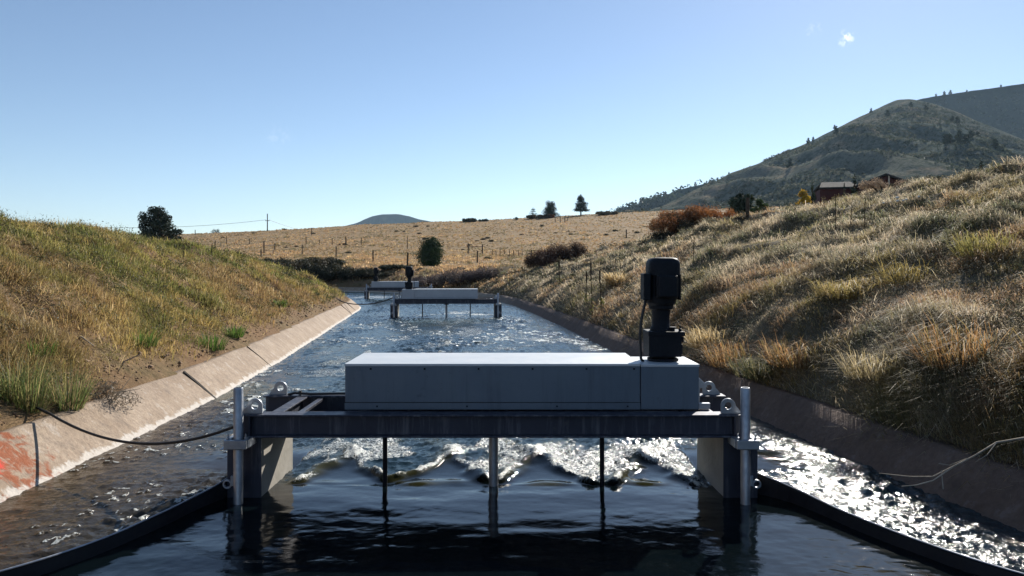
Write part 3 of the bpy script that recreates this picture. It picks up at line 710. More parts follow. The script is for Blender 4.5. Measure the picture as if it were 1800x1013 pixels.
def lerp_pal(a, b, w): return np.array(a)[None]*(1-w[:, None])+np.array(b)[None]*w[:, None]

# --- left bank
def reg_left(n):
    X, Y = scatter(n, -420, 900, 4.2, 44)
    d, s, sy = canal_dist(X, Y)
    bare = fbm(X/1.3, Y/1.3, 82, 3)
    lim = .50+.45*bare+.3*rng.random(n)**2
    thin = rng.random(n) < np.where(bare < .38, .65+.3*sstep(.8, 3.0, d), 1.0)*(.45+.55*sstep(.55, 1.5, d))
    return X, Y, (d > lim) & (s == 0) & (d < 9) & thin
def pal_left(X, Y, n):
    d, s, sy = canal_dist(X, Y)
    a = fbm(X/1.6, Y/1.6, 84, 4); b = fbm(X/.6, Y/.6, 86, 3); e = fbm(X/3.5, Y/3.5, 88, 3)
    c = lerp_pal((.30, .225, .085), (.225, .205, .065), sstep(.42, .58, a+.12*sstep(1, 4, d)-.05))
    w = sstep(.47, .62, b+.07*sstep(1.2, 4.0, d))[:, None]*.9; c = c*(1-w)+np.array((.125, .135, .04))*w
    w = sstep(.55, .68, e)[:, None]*.8; c = c*(1-w)+np.array((.235, .155, .075))*w
    w = (rng.random(n) < .06)[:, None]*.8; c = c*(1-w)+np.array((.42, .34, .18))*w
    return c
tuft_field('bank_grass', 150000, 8, reg_left, pal_left,
    lambda X, Y, n: (.07+.17*sstep(.34, .66, fbm(X/.5, Y/.5, 90, 3)))*rng.uniform(.6, 1.3, n)*(1+.15*sstep(8, 30, Y)),
    lambda X, Y, an, k: np.where(rng.random(k) < .4, rng.normal(.2, .7, k), an), .48, .34, wk=.00075)
# --- right bank
def reg_right(n):
    X, Y = scatter(n, 820, 2150, 4.0, 52)
    d, s, sy = canal_dist(X, Y)
    gap = fbm(X/.9, Y/.9, 182, 3)
    return X, Y, (d > .20+.3*gap) & (s == 1) & (d < 13) & (rng.random(n) < np.where(gap < .40, .5, 1))
def pal_right(X, Y, n):
    d, s, sy = canal_dist(X, Y)
    a = fbm(X/1.4, Y/1.4, 184, 4); b = fbm(X/.7, Y/.7, 186, 3); e = fbm(X/2.2, Y/2.2, 188, 3)
    c = lerp_pal((.42, .35, .24), (.25, .215, .14), sstep(.42, .58, a))
    w = sstep(.52, .64, b)[:, None]*.85; c = c*(1-w)+np.array((.075, .085, .04))*w
    w = (sstep(.54, .66, e+.06*sstep(3.0, .6, d)))[:, None]*.75; c = c*(1-w)+np.array((.27, .165, .08))*w
    w = sstep(.60, .72, fbm(X/1.1, Y/1.1, 190, 3))[:, None]*.7; c = c*(1-w)+np.array((.20, .165, .06))*w
    w = (rng.random(n) < .10)[:, None]*.8; c = c*(1-w)+np.array((.46, .40, .29))*w
    return c
tuft_field('bank_grass', 120000, 9, reg_right, pal_right,
    lambda X, Y, n: (.07+.24*sstep(.34, .68, fbm(X/.5, Y/.5, 192, 3)))*rng.uniform(.6, 1.3, n)*(1+.15*sstep(8, 30, Y)),
    lambda X, Y, an, k: np.where(rng.random(k) < .62, np.pi+rng.normal(.15, .75, k), an), .70, .58, wk=.0007)
# flattened straw and loose dead stems lying over the right bank, a thinner layer on the left
def reg_mat(n):
    X, Y = scatter(n, 820, 2150, 4.0, 48); d, s, sy = canal_dist(X, Y)
    return X, Y, (d > .30) & (s == 1) & (d < 12) & (fbm(X/1.1+3, Y/1.1, 222, 4) > .50)
tuft_field('straw', 34000, 6, reg_mat, lambda X, Y, n: lerp_pal((.48, .41, .29), (.40, .32, .20), rng.random(n)),
    lambda X, Y, n: rng.uniform(.10, .30, n), lambda X, Y, an, k: rng.uniform(0, 6.28, k), .93, .15, wk=.0007)
def reg_mat2(n):
    X, Y = scatter(n, -420, 900, 4.2, 42); d, s, sy = canal_dist(X, Y)
    return X, Y, (d > .6) & (s == 0) & (d < 7) & (fbm(X/1.1+3, Y/1.1, 224, 4) > .50)
tuft_field('straw', 22000, 5, reg_mat2, lambda X, Y, n: lerp_pal((.42, .32, .17), (.32, .24, .10), rng.random(n)),
    lambda X, Y, n: rng.uniform(.12, .30, n), lambda X, Y, an, k: rng.uniform(0, 6.28, k), .88, .15, wk=.0007)
# --- far side of the bend and the field
def reg_field(n):
    X, Y = scatter(n, 150, 1450, 44, 285)
    d = np.full(n, 99.); nr_ = Y < 92
    d[nr_] = canal_dist(X[nr_], Y[nr_])[0]
    return X, Y, (d > .6) & (X < 50+Y) 
def pal_field(X, Y, n):
    a = fbm(X/9, Y/22, 194, 4); b = fbm(X/2.5, Y/7, 196, 3)
    c = lerp_pal((.31, .205, .105), (.22, .155, .08), sstep(.40, .60, a))
    w = sstep(.52, .64, b)[:, None]*.85; c = c*(1-w)+np.array((.11, .095, .05))*w
    w = (rng.random(n) < .1)[:, None]*.7; c = c*(1-w)+np.array((.50, .36, .19))*w
    return c
tuft_field('field_grass', 34000, 7, reg_field, pal_field,
    lambda X, Y, n: (.10+.28*fbm(X/3, Y/6, 198, 3)**1.5)*rng.uniform(.6, 1.4, n)+.0004*Y,
    lambda X, Y, an, k: an, .5, .25, wk=.0011)

# --- small broad-leaved weeds between the grass (uncountable)
def leaf_cloud(cen, rad, count, size, cols, flat=.75, name='leaves'):
    """count leaves in each ellipsoid: cen (k,3), rad (k,3), count (k,), size (k,), cols (k,3)"""
    r = np.repeat(np.arange(len(cen)), count); n = len(r)
    dv = rng.normal(0, 1, (n, 3)); dv /= np.linalg.norm(dv, axis=1)[:, None]
    q = rng.random(n)**.42
    p_ = cen[r]+dv*rad[r]*q[:, None]*(1+rng.normal(0, .13, (n, 1)))
    nrm = dv*.6+rng.normal(0, .6, (n, 3))+np.array((0, 0, .35)); nrm /= np.linalg.norm(nrm, axis=1)[:, None]
    t1 = np.cross(nrm, rng.normal(0, 1, (n, 3))); t1 /= np.linalg.norm(t1, axis=1)[:, None]; t2 = np.cross(nrm, t1)
    sz = (size[r]*rng.uniform(.55, 1.3, n))[:, None]
    v = np.stack([p_-t1*sz, p_+t2*sz*flat*.55, p_+t1*sz, p_-t2*sz*flat*.55], 1)
    v[:, 2, 2] -= sz[:, 0]*.2
    cc = np.clip(cols[r]*rng.uniform(.65, 1.4, (n, 1)), .004, .8)
    f = (np.array([[0, 1, 2], [0, 2, 3]])[None]+(np.arange(n)*4)[:, None, None]).reshape(-1, 3)
    return tri_mesh(name, v.reshape(-1, 3), f, col=np.repeat(cc, 4, 0))
def weeds(name, n, px0, px1, y0, y1, side, pal, size, big=1.0, per=34):
    X, Y = scatter(n, px0, px1, y0, y1); d, s, sy = canal_dist(X, Y)
    k = (d > .7) & (s == side) & (d < 11) & (fbm(X/1.2, Y/1.2, 201+side, 3) > .44); X, Y = X[k], Y[k]; n = len(X)
    r0 = big*rng.uniform(.06, .17, n)*(1+.02*Y); Z = ground(X, Y)
    cen = np.stack([X, Y, Z+r0*(.55 if big == 1 else .3)], 1); rad = np.stack([r0, r0, r0*rng.uniform(.5, 1.0, n)*(1 if big == 1 else .6)], 1)
    tag(link(name, leaf_cloud(cen, rad, np.full(n, per), np.maximum(.014, .0013*Y)*np.ones(n)*size, pick(pal, n), name=name), M['leaf']), kind='stuff')
weeds('bank_weeds', 4200, -350, 850, 4.5, 40, 0, [(.045, .055, .025), (.05, .045, .03), (.09, .11, .03), (.13, .14, .04), (.07, .085, .03), (.17, .15, .05), (.22, .17, .07), (.16, .10, .05)], 1.0)
weeds('bank_weeds', 4200, 850, 2100, 4.5, 50, 1, [(.055, .065, .04), (.075, .08, .04), (.10, .10, .055), (.13, .11, .07), (.06, .045, .03)], 1.0)

weeds('dry_weeds', 3600, 850, 2100, 4.5, 50, 1, [(.36, .31, .22), (.30, .25, .17), (.26, .22, .15), (.20, .16, .10)], .75)
weeds('dry_weeds', 2600, -350, 850, 4.5, 40, 0, [(.26, .22, .09), (.22, .20, .07), (.28, .19, .09), (.16, .15, .06)], .75)
weeds('bank_weeds', 620, -350, 850, 4.8, 40, 0, [(.05, .06, .022), (.075, .085, .03), (.06, .05, .028), (.10, .10, .035)], 1.0, 1.9, 110)
weeds('bank_weeds', 900, 850, 2100, 4.8, 50, 1, [(.04, .048, .028), (.06, .065, .035), (.05, .04, .028), (.085, .08, .05)], 1.0, 2.0, 110)
# --- gravel along the foot of the left bank
n = 1700
X, Y = scatter(n, -350, 700, 4.5, 34)
X = XL(Y)-(.50+np.abs(rng.normal(0, .42, n))); Z = ground(X, Y)
sz = rng.uniform(.006, .02, n)*(1+.03*Y)*np.where(rng.random(n) < .06, 2.0, 1)
oct_ = np.array([[1, 0, 0], [-1, 0, 0], [0, 1, 0], [0, -1, 0], [0, 0, 1], [0, 0, -1]], float)
of = np.array([[0, 2, 4], [2, 1, 4], [1, 3, 4], [3, 0, 4], [2, 0, 5], [1, 2, 5], [3, 1, 5], [0, 3, 5]])
v = oct_[None]*sz[:, None, None]*rng.uniform(.5, 1.2, (n, 6, 3))*np.array((1, 1, .7))
th = rng.uniform(0, 6.28, n); cs, sn = np.cos(th), np.sin(th)
v = np.stack([v[:, :, 0]*cs[:, None]-v[:, :, 1]*sn[:, None], v[:, :, 0]*sn[:, None]+v[:, :, 1]*cs[:, None], v[:, :, 2]], -1)+np.stack([X, Y, Z+sz*.3], 1)[:, None]
tag(link('gravel', tri_mesh('gravel', v.reshape(-1, 3), (of[None]+(np.arange(n)*6)[:, None, None]).reshape(-1, 3)), M['stone']), kind='stuff')

# ------------------------------------------------------------------ hills
def hill(name, sk, R0, Rc, foot, seed, rough, mat, back=.35, na=420, nt=90, bulge=None):
    """a hill whose crest line stands at range Rc (number or table); foot and crest joined by gullied slopes, with a back side"""
    px = np.linspace(sk[0][0], sk[-1][0], na); py = np.interp(px, [a for a, _ in sk], [b for _, b in sk])
    w = np.hanning(9); py = np.convolve(np.pad(py, 4, mode='edge'), w/w.sum(), 'valid')
    rc = np.interp(px, [a for a, _ in Rc], [b for _, b in Rc]) if isinstance(Rc, list) else np.full(na, float(Rc))
    zc = CZ+(HZ-py)*rc/F
    t = np.concatenate([np.linspace(0, 1, nt), 1+np.linspace(0.02, back, 16)])
    T, PX = np.meshgrid(t, px, indexing='ij'); RC = np.broadcast_to(rc, T.shape); ZC = np.broadcast_to(zc, T.shape)
    Y = R0+(RC-R0)*T; Xw = (PX-900)/F*Y
    up = np.clip(T, 0, 1)
    Z = foot+(ZC-foot)*(up**1.1)
    env = np.sin(np.pi*np.clip(up, 0, 1))**.8
    gl = fbm(Xw/70+Y/300, Y/260, seed, 4); fine = fbm(Xw/18, Y/22, seed+7, 4)
    Z = Z+rough*env*((1-np.abs(2*gl-1))-.75)*46+rough*(fine-.5)*9*np.clip(env+.15, 0, 1)
    if bulge is not None: Z = Z+bulge(PX, T)*env
    Z = np.where(T > 1, ZC-(T-1)*(ZC-foot)*1.6, Z)
    k = na; i = (np.arange(len(t)-1)[:, None]*k+np.arange(k-1)[None, :]).ravel()
    v = np.stack([Xw, Y, Z], -1)
    o = tag(link(name, tri_mesh(name, v.reshape(-1, 3), np.stack([i, i+1, i+1+k, i+k], 1), smooth=True), mat), kind='structure')
    return v
def hillmat(name, a, b, tan_, dark, sc=1.0, tanw=.5):
    m, t, out = nodes(name)
    p = N(t, 'ShaderNodeBsdfPrincipled', Roughness=1.0); p.inputs['Specular IOR Level'].default_value = 0
    n1 = noise(t, .011*sc, 6, .65); n2 = noise(t, .06*sc, 6, .75); n3 = noise(t, .022*sc, 5, .7, dist=.5); n5 = noise(t, .35*sc, 4, .7)
    c = mixc(t, mrange(t, n1, .38, .62), a, b)
    c = mixc(t, mrange(t, n3, .55, .70, 0, tanw), c, tan_)
    c = mixc(t, mrange(t, n2, .50, .62, 0, .8), c, dark)
    c = mixc(t, mrange(t, n5, .50, .60, 0, .6), c, dark)
    t.links.new(c, p.inputs['Base Color']); t.links.new(bump(t, n2, 3.0), p.inputs['Normal']); t.links.new(p.outputs[0], out.inputs[0]); return m
mm = hillmat('scrubby_mountain', (.125, .14, .12), (.17, .17, .135), (.44, .32, .22), (.045, .06, .048), 1.0, .65)
mf = hillmat('forested_hill', (.014, .022, .020), (.022, .032, .026), (.04, .045, .035), (.008, .013, .012), .6, .3)
SK_MAIN = [(1080, 385), (1120, 376), (1160, 364), (1200, 349), (1240, 328), (1262, 317), (1285, 304), (1330, 289), (1375, 270), (1420, 251), (1460, 231), (1500, 211), (1540, 192), (1575, 176), (1600, 174), (1640, 182), (1675, 194), (1720, 214), (1800, 246), (1950, 290), (2300, 330)]
V_MAIN = hill('mountain', SK_MAIN, 260, [(1080, 620), (1300, 700), (1580, 900), (1800, 800), (2300, 700)], 12, 301, .75, mm,
    bulge=lambda PX, T: 16*np.exp(-((PX-1735)/75)**2-((T-.42)/.16)**2)+10*np.exp(-((PX-1480)/60)**2-((T-.5)/.2)**2))
V_PEAK = hill('dark_peak', [(1540, 215), (1590, 182), (1620, 174), (1640, 170), (1700, 161), (1760, 153), (1800, 147), (1900, 138), (2050, 150), (2300, 200)], 1240, 1500, 40, 311, .8, mf)
V_RIDGE = hill('forested_ridge', [(1040, 392), (1070, 376), (1085, 369), (1112, 362), (1140, 353), (1170, 343), (1200, 332), (1235, 324), (1260, 319), (1330, 300), (1420, 290), (1500, 300)], 800, 1300, 20, 321, .9, mf)
V_FAR = hill('distant_hill', [(560, 404), (600, 399), (628, 392), (640, 386), (655, 380), (672, 377), (700, 376.5), (718, 380), (738, 386), (760, 390), (800, 396), (860, 404)], 3000, 3600, 30, 331, 1.0, mf, na=160, nt=40)

# scrub covering the mountain side (uncountable)
def hill_scrub(name, V, n, pal, s0, t0=.05, t1=.99, seed=5, tall=1.0):
    nt = 90; u = rng.integers(int(t0*nt), int(t1*nt)-1, n); q = rng.integers(0, V.shape[1]-1, n)
    a = rng.random((n, 1)); b = rng.random((n, 1))
    c = (V[u, q]*(1-a)+V[u+1, q]*a)*(1-b)+(V[u, q+1]*(1-a)+V[u+1, q+1]*a)*b
    k = fbm(c[:, 0]/45, c[:, 1]/60, seed, 4)+rng.normal(0, .05, n) > .47
    c = c[k]; n = len(c)
    r = s0*rng.uniform(.5, 1.4, n)
    cen = c+np.stack([0*r, 0*r, r*.45*tall], 1)
    rad = np.stack([r, r, r*.65*tall], 1)
    me = leaf_cloud(cen, rad, np.full(n, 7), r*.55, pick(pal, n), .9, name)
    return tag(link(name, me, M['leaf']), kind='stuff')
hill_scrub('mountain_scrub', V_MAIN, 42000, [(.07, .085, .06), (.09, .10, .07), (.055, .07, .05), (.12, .12, .085)], 1.35, .05, .97)
hill_scrub('mountain_forest', V_RIDGE, 2600, [(.025, .038, .022), (.035, .05, .028)], 5.0, .3, .99, 9, 1.7)
hill_scrub('mountain_forest', V_PEAK, 3500, [(.025, .038, .022), (.035, .05, .028)], 4.0, .3, .96, 12, 1.2)

# ------------------------------------------------------------------ trees and shrubs
def crown(name, blobs, n, size, pal, parent=None, mat='leaf', flat=.75):
    cen = np.array([b[0] for b in blobs], float); rad = np.array([b[1] for b in blobs], float)
    vol = np.prod(rad, 1)**.67; cnt = np.maximum(6, (n*vol/vol.sum())).astype(int)
    return link(name, leaf_cloud(cen, rad, cnt, np.full(len(cen), size), pick(pal, len(cen)), flat, name), M[mat], parent)
def trunk(h, r, lean=(0, 0), limbs=(), parent=None, name='trunk'):
    b = MB(); pts = [(lean[0]*q*h, lean[1]*q*h, q*h-.3) for q in np.linspace(0, 1, 6)]
    b.tube(pts, [r*(1-.75*q) for q in np.linspace(0, 1, 6)], 7)
    for (z0, ex, ey, ez) in limbs:
        p0 = Vector((lean[0]*z0, lean[1]*z0, z0-.3)); p1 = Vector((ex, ey, ez)); b.tube([p0, p0.lerp(p1, .5)+Vector((0, 0, .04*ez)), p1], [r*.45, r*.3, r*.12], 5)
    return b.build(name, M['bark'], parent, smooth=True)
PINE = [(.022, .036, .018), (.03, .045, .022), (.018, .03, .016), (.04, .055, .026)]
def conifer(loc, h, w, label, group=None, tiers=9, bare=.12, n=1500, name='pine_tree', pal=PINE, cat='tree', skew=0):
    T = empty(name, loc, random.uniform(0, 6), label, cat, group)
    lim = []; bl = []
    for i in range(tiers):
        q = i/(tiers-1); z = h*(bare+(1-bare)*q*.95); rr = w/2*(1-q)**.75*random.uniform(.75, 1.1)+.05*w
        if i == tiers-1: bl.append(((skew, 0, h*.95), (w*.06, w*.06, h*.07))); continue
        m_ = random.randint(4, 6); a0 = random.uniform(0, 6)
        for k in range(m_):
            a = a0+k*2*math.pi/m_+random.uniform(-.3, .3); e = rr*random.uniform(.65, 1.1)
            x, y = math.cos(a)*e*.62, math.sin(a)*e*.62
            bl.append(((x+skew*q, y, z+random.uniform(-.02, .03)*h), (e*.48+.03*w, e*.48+.03*w, h*.045+.04*w)))
            lim.append((z, x*1.1, y*1.1, z+.02*h))
    n = int(n*2.2)
    trunk(h*.97, .022*h+.02*w, (0, 0), lim[::2], T)
    crown('crown', bl, n, .018*h+.016*w, pal, T, 'needle', .5)
    return T
def broad(loc, h, w, label, group=None, blobs=14, n=2600, pal=PINE, name='tree', cat='tree', bare=.18, leaf=.018, mat='leaf', seed=1, prof=None, trunk_r=.025):
    rnd = random.Random(seed); T = empty(name, loc, 0, label, cat, group); bl = []; lim = []
    for i in range(blobs):
        q = (i+.5)/blobs; z = h*(bare+(1-bare)*q*.9)
        wid = w/2*(prof(q) if prof else math.sin(math.pi*(.16+.78*q))**.7)
        a = i*2.4+rnd.uniform(-.5, .5); e = wid*rnd.uniform(.25, .72)
        s = wid*rnd.uniform(.36, .58)+.04*w
        c = (math.cos(a)*e, math.sin(a)*e, z)
        bl.append((c, (s, s, min(s*.9, h*.16)))); lim.append((z*.55, c[0]*.9, c[1]*.9, z))
    n = int(n*1.7); leaf *= 1.3
    trunk(h*.85, trunk_r*h, (rnd.uniform(-.03, .03), 0), lim[::2], T)
    crown('crown', bl, n, leaf*h, pal, T, mat)
    return T
def shrub(px, py, wpx, hpx, Y, label, pal, group=None, name='shrub', n=2200, leaf=.03, seed=1, stems=9, twigs=True, mat='leaf', blobs=16, sink=.1, depth=.8):
    """low many-stemmed bush standing on the ground at a pixel column and range"""
    x = (px-900)*Y/F; z = g1(x, Y); w, h = wpx*Y/F, hpx*Y/F
    if py: h = max(.4, CZ+(HZ-py)*Y/F-z)
    n = int(n*3.2); leaf *= 1.2
    if py: w *= 1.35; h *= 1.12
    rnd = random.Random(seed); T = empty(name, (x, Y, z-sink*h), 0, label, 'shrub', group); bl = []
    for i in range(blobs):
        a = rnd.uniform(0, 6.28); e = math.sqrt(rnd.random())*.44
        cx_, cy_ = math.cos(a)*e*w, math.sin(a)*e*w*depth
        top = h*(1-1.3*e*e)*rnd.uniform(.7, 1.0); s = w*rnd.uniform(.10, .18)
        bl.append(((cx_, cy_, top*.62), (s, s, top*.42)))
    crown('foliage', bl, n, leaf*max(w, h)*.5, pal, T, mat)
    b = MB()
    for i in range(stems):
        c = bl[i % len(bl)][0]
        b.tube([(c[0]*.2, c[1]*.2, -.1), (c[0]*.6, c[1]*.6, c[2]*.7), (c[0]*1.05, c[1]*1.05, c[2]*1.5)], [.012*w+.004, .008*w+.003, .003*w+.002], 5)
    b.build('stems', M['stalk'], T)
    return T

def base(px, Y, dz=0): x = (px-900)*Y/F; return (x, Y, g1(x, Y)+dz)
# skyline trees beyond the banks
bx = base(281, 95); hz_ = CZ+(HZ-362)*95/F-bx[2]
T = empty('pine_tree', bx, 0, 'big dark bushy pine rising behind the left bank', 'tree')
u_ = 95/F; bl = []
for px, py, rx, rz in ((268, 371, 12, 9), (283, 372, 11, 9), (275, 381, 18, 10), (258, 384, 11, 12), (292, 385, 11, 9), (266, 393, 15, 9), (284, 395, 15, 9), (252, 398, 9, 10), (301, 399, 11, 8), (311, 407, 9, 6), (293, 408, 15, 9), (270, 408, 20, 10), (251, 411, 11, 9), (275, 424, 24, 12), (305, 420, 14, 9)):
    bl.append((((px-281)*u_, random.uniform(-.9, .9), CZ+(HZ-py)*u_-bx[2]), (rx*u_, rx*u_*1.1, rz*u_)))
crown('crown', bl, 7500, .17, PINE, T, 'needle')
b = MB().tube([(0, 0, -.3), (0, 0, hz_*.5), (-.3, 0, hz_*.9)], [.28, .2, .07], 8)
for c_, _r in bl[3:12]: b.tube([(0, 0, c_[2]*.6), (c_[0]*.6, c_[1]*.6, c_[2]*.85), c_], [.11, .07, .03], 5)
b.build('trunk', M['bark'], T, smooth=True)
bx = base(380, 285); broad(bx, CZ+(HZ-402)*285/F-bx[2], 4.6, 'tiny dark tree poking over the hill left of the utility pole', n=900, bare=.2, leaf=.03, seed=5, name='pine_tree', mat='needle')
bx = base(1021, 250); conifer(bx, CZ+(HZ-342)*250/F-bx[2], 5.8, 'dark conifer with clear trunk standing alone on the skyline', tiers=8, bare=.26, n=2600)
bx = base(967, 246); broad(bx, CZ+(HZ-353)*246/F-bx[2], 6.2, 'rounded dark pine on the skyline above the orange shrubs', blobs=18, n=3000, name='pine_tree', mat='needle', bare=.12, leaf=.025, seed=8, prof=lambda q: 1-.6*q)
bx = base(937, 246); conifer(bx, CZ+(HZ-364)*246/F-bx[2], 4.0, 'small thin conifer on the skyline left of the rounded pine', tiers=6, bare=.1, n=900)
for px, w, h, lab, pal, sd_ in ((948, 44, 9, 'low dark brush under the skyline pines', [(.06, .05, .03), (.09, .06, .03)], 2), (968, 26, 8, 'rusty orange shrub at the foot of the rounded skyline pine', [(.30, .11, .03), (.22, .09, .03)], 3),
        (822, 34, 9, 'grey green brush on the skyline right of the distant hill', [(.05, .06, .04), (.08, .08, .05)], 4), (850, 20, 6, 'small grey green brush at the right end of the skyline thicket', [(.06, .07, .045)], 14), (907, 9, 7, 'little round shrub alone on the skyline', [(.05, .06, .04)], 15), (1066, 46, 8, 'pale brushy thicket on the skyline right of the lone conifer', [(.12, .10, .06), (.09, .08, .05)], 5)):
    shrub(px, 0, w, h, 245, lab, pal, n=700, leaf=.07, seed=sd_, blobs=10)
# juniper and shrubs round the bend
bx = base(758, 72); broad(bx, CZ+(HZ-414)*72/F-bx[2], 3.05, 'dense dark green juniper standing at the foot of the field', blobs=46, n=9000, name='juniper', bare=.0, leaf=.02, mat='needle', seed=11,
    pal=[(.02, .042, .014), (.03, .058, .018), (.04, .07, .02)], prof=lambda q: .98*min(1, .62+1.1*q)*(1-q**4*.75) )
DK = [(.035, .038, .022), (.05, .05, .028), (.065, .055, .032), (.03, .034, .02)]
for i, (px, w, h, Y, sd_) in enumerate(((508, 62, 452, 61, 1), (548, 60, 457, 60.5, 2), (590, 58, 461, 60, 3), (632, 52, 469, 59.5, 4), (662, 40, 476, 59, 5), (560, 70, 452, 64, 6), (695, 46, 476, 60.5, 7), (480, 50, 450, 65, 8))):
    shrub(px, h, w, 0, Y, 'dark leafy bush on the far bank beyond the bend'+[', low and wide', ', ragged', ', upright', ', tallest', ', by the farthest motor', ', behind the others', ', just left of the juniper', ', at the far left end'][i],
          DK, 'dark bushes along the far bank', n=3000, leaf=.035, seed=sd_, blobs=22)
PU = [(.11, .085, .085), (.14, .11, .10), (.09, .07, .065), (.16, .125, .10)]
for i, (px, w, h, Y, sd_) in enumerate(((765, 58, 479, 52, 11), (808, 62, 470, 50, 12), (850, 60, 468, 49, 13), (745, 40, 486, 54, 14))):
    shrub(px, h, w, 0, Y, 'purplish grey leafless thicket behind the middle gate'+[', left lump', ', middle lump with the highest top', ', right lump nearest the bank', ', smallest lump by the juniper'][i], PU, 'grey thicket behind the middle gate', n=3600, leaf=.028, seed=sd_, blobs=22)
for i, (px, w, h, Y, sd_) in enumerate(((948, 46, 440, 44.5, 21), (975, 54, 424, 45.5, 22), (1005, 40, 418, 46.5, 23))):
    shrub(px, h, w, 0, Y, 'dark reddish brown shrub leaning down the right bank'+[', lowest and darkest', ', middle', ', highest on the slope'][i], [(.075, .04, .028), (.055, .035, .025), (.10, .055, .035)], 'brown shrubs on the right bank', n=3400, leaf=.03, seed=sd_, blobs=20)
OR = [(.36, .15, .05), (.29, .12, .045), (.20, .09, .035), (.42, .20, .07)]
for i, (px, w, h, Y, sd_) in enumerate(((1180, 64, 372, 35, 31), (1214, 74, 358, 36, 32), (1252, 66, 357, 37, 33))):
    shrub(px, h, w, 0, Y, 'rust orange sumac bush on the crest of the right bank'+[', left and darkest', ', middle and tallest', ', right and brightest'][i], OR if i else OR[1:3]+[(.06, .05, .025)], 'orange bushes on the crest', n=3400, leaf=.03, seed=sd_, blobs=20)
shrub(1165, 402, 34, 22, 34.5, 'dark green bush at the left foot of the orange bushes', DK, n=1500, leaf=.035, seed=36)
# behind the crest on the right
bx = base(1302, 62); broad(bx, CZ+(HZ-328)*62/F-bx[2], 3.3, 'dark round juniper behind the crest, beside a brown post', blobs=20, n=3600, name='juniper', bare=.0, leaf=.025, mat='needle', seed=41)
bx = base(1336, 60); broad(bx, CZ+(HZ-340)*60/F-bx[2], 1.9, 'small leafy green tree right of the brown post', blobs=12, n=1600, name='tree', bare=.05, leaf=.03, seed=42, pal=[(.05, .075, .02), (.07, .09, .03)])
bx = base(1412, 70); broad(bx, CZ+(HZ-322)*70/F-bx[2], 1.9, 'small bright yellow autumn tree left of the red house', blobs=12, n=1500, name='autumn_tree', bare=.05, leaf=.03, seed=43, pal=[(.50, .32, .03), (.42, .26, .03)])
bx = base(1428, 74); conifer(bx, CZ+(HZ-322)*74/F-bx[2], 2.0, 'dark narrow conifer just right of the yellow tree', tiers=7, bare=.02, n=1600)
for px, top, Y, w, lab in ((1502, 311, 78, 1.9, 'dark conifer in front of the grey roof of the red house'), (1484, 322, 76, 1.0, 'short dark conifer at the left wing of the red house'), (1648, 309, 70, 2.6, 'dark spreading conifer right of the red house gable'), (1725, 280, 90, 3.2, 'tall dark conifer on the crest near the right edge')):
    bx = base(px, Y); conifer(bx, CZ+(HZ-top)*Y/F-bx[2], w, lab, tiers=8, bare=.02, n=1800)
# pines dotted along the mountain ridge and on its knoll
def on_hill(V, px, t):
    q = int(np.argmin(abs(V[int(t*89), :, 0]/V[int(t*89), :, 1]*F+900-px))); return V[int(t*89), q]
proto = None
for i, (V, px, t_, h) in enumerate([(V_MAIN, p_, .995, h_) for p_, h_ in ((1420, 7), (1428, 6), (1466, 6), (1530, 6))]+[(V_PEAK, p_, .99, h_) for p_, h_ in ((1646, 9), (1660, 12), (1671, 13), (1700, 8), (1760, 9))]
        +[(V_RIDGE, p_, .985, h_) for p_, h_ in ((1095, 8), (1112, 9), (1129, 10), (1150, 9), (1170, 10), (1196, 9), (1222, 9))]
        +[(V_MAIN, random.randint(1660, 1800), random.uniform(.36, .46), random.uniform(6, 9)) for _ in range(13)]+[(V_MAIN, p_, t__, 8) for p_, t__ in ((1560, .8), (1600, .85), (1628, .86), (1674, .72), (1684, .7), (1470, .66), (1390, .6))]):
    p_ = on_hill(V, px, t_)
    if V is V_RIDGE: lab, gp = 'tiny dark pine on the low forested ridge at the mountain foot', 'pines along the low ridge'
    elif V is V_PEAK: lab, gp = 'tiny dark pine on the skyline of the shaded peak', 'pines on the peak skyline'
    elif t_ > .9: lab, gp = 'tiny dark pine on the long sloping mountain skyline', 'pines on the mountain skyline'
    elif px > 1650 and t_ < .5: lab, gp = 'dark pine on the knoll low on the mountain at the right edge', 'pines on the knoll'
    else: lab, gp = 'lone dark pine scattered on the scrubby mountain face', 'pines on the mountain face'
    if proto is None: proto = broad((0, 0, 0), 8.0, 5.4, lab, gp, blobs=9, n=330, leaf=.055, name='pine_tree', mat='needle', bare=.08, seed=3, prof=lambda q: 1.05-.75*q); o = proto
    else: o = copy_tree(proto)
    o.location = (p_[0], p_[1], p_[2]-.3); sc_ = h/8; o.scale = (sc_, sc_, sc_); o.rotation_euler.z = random.uniform(0, 6); o['label'] = lab; o['group'] = gp
# sagebrush dots on the field
proto = None
for i in range(58):
    px = random.uniform(340, 1150); py = random.uniform(396, 462)
    x, y, z = at(px, py, 66)
    if y < 70 or y > 258: continue
    if proto is None:
        bl = [((random.uniform(-.3, .3), random.uniform(-.3, .3), .22), (.26, .26, .24)) for _ in range(5)]+[((0, 0, .2), (.42, .42, .22))]
        proto = crown('sagebrush', bl, 420, .085, [(.07, .065, .04), (.09, .08, .045), (.055, .05, .035)]); o = proto
        tag(o, 'small dark sagebrush dotted over the tan hillside field', 'shrub', 'sagebrush dotted over the field')
    else: o = proto.copy(); COL.objects.link(o)
    s_ = random.uniform(.3, .95)*(.8+y/260); o.location = (x, y, z-.05); o.scale = (s_*1.3, s_*1.3, s_*.8); o.rotation_euler.z = random.uniform(0, 6)

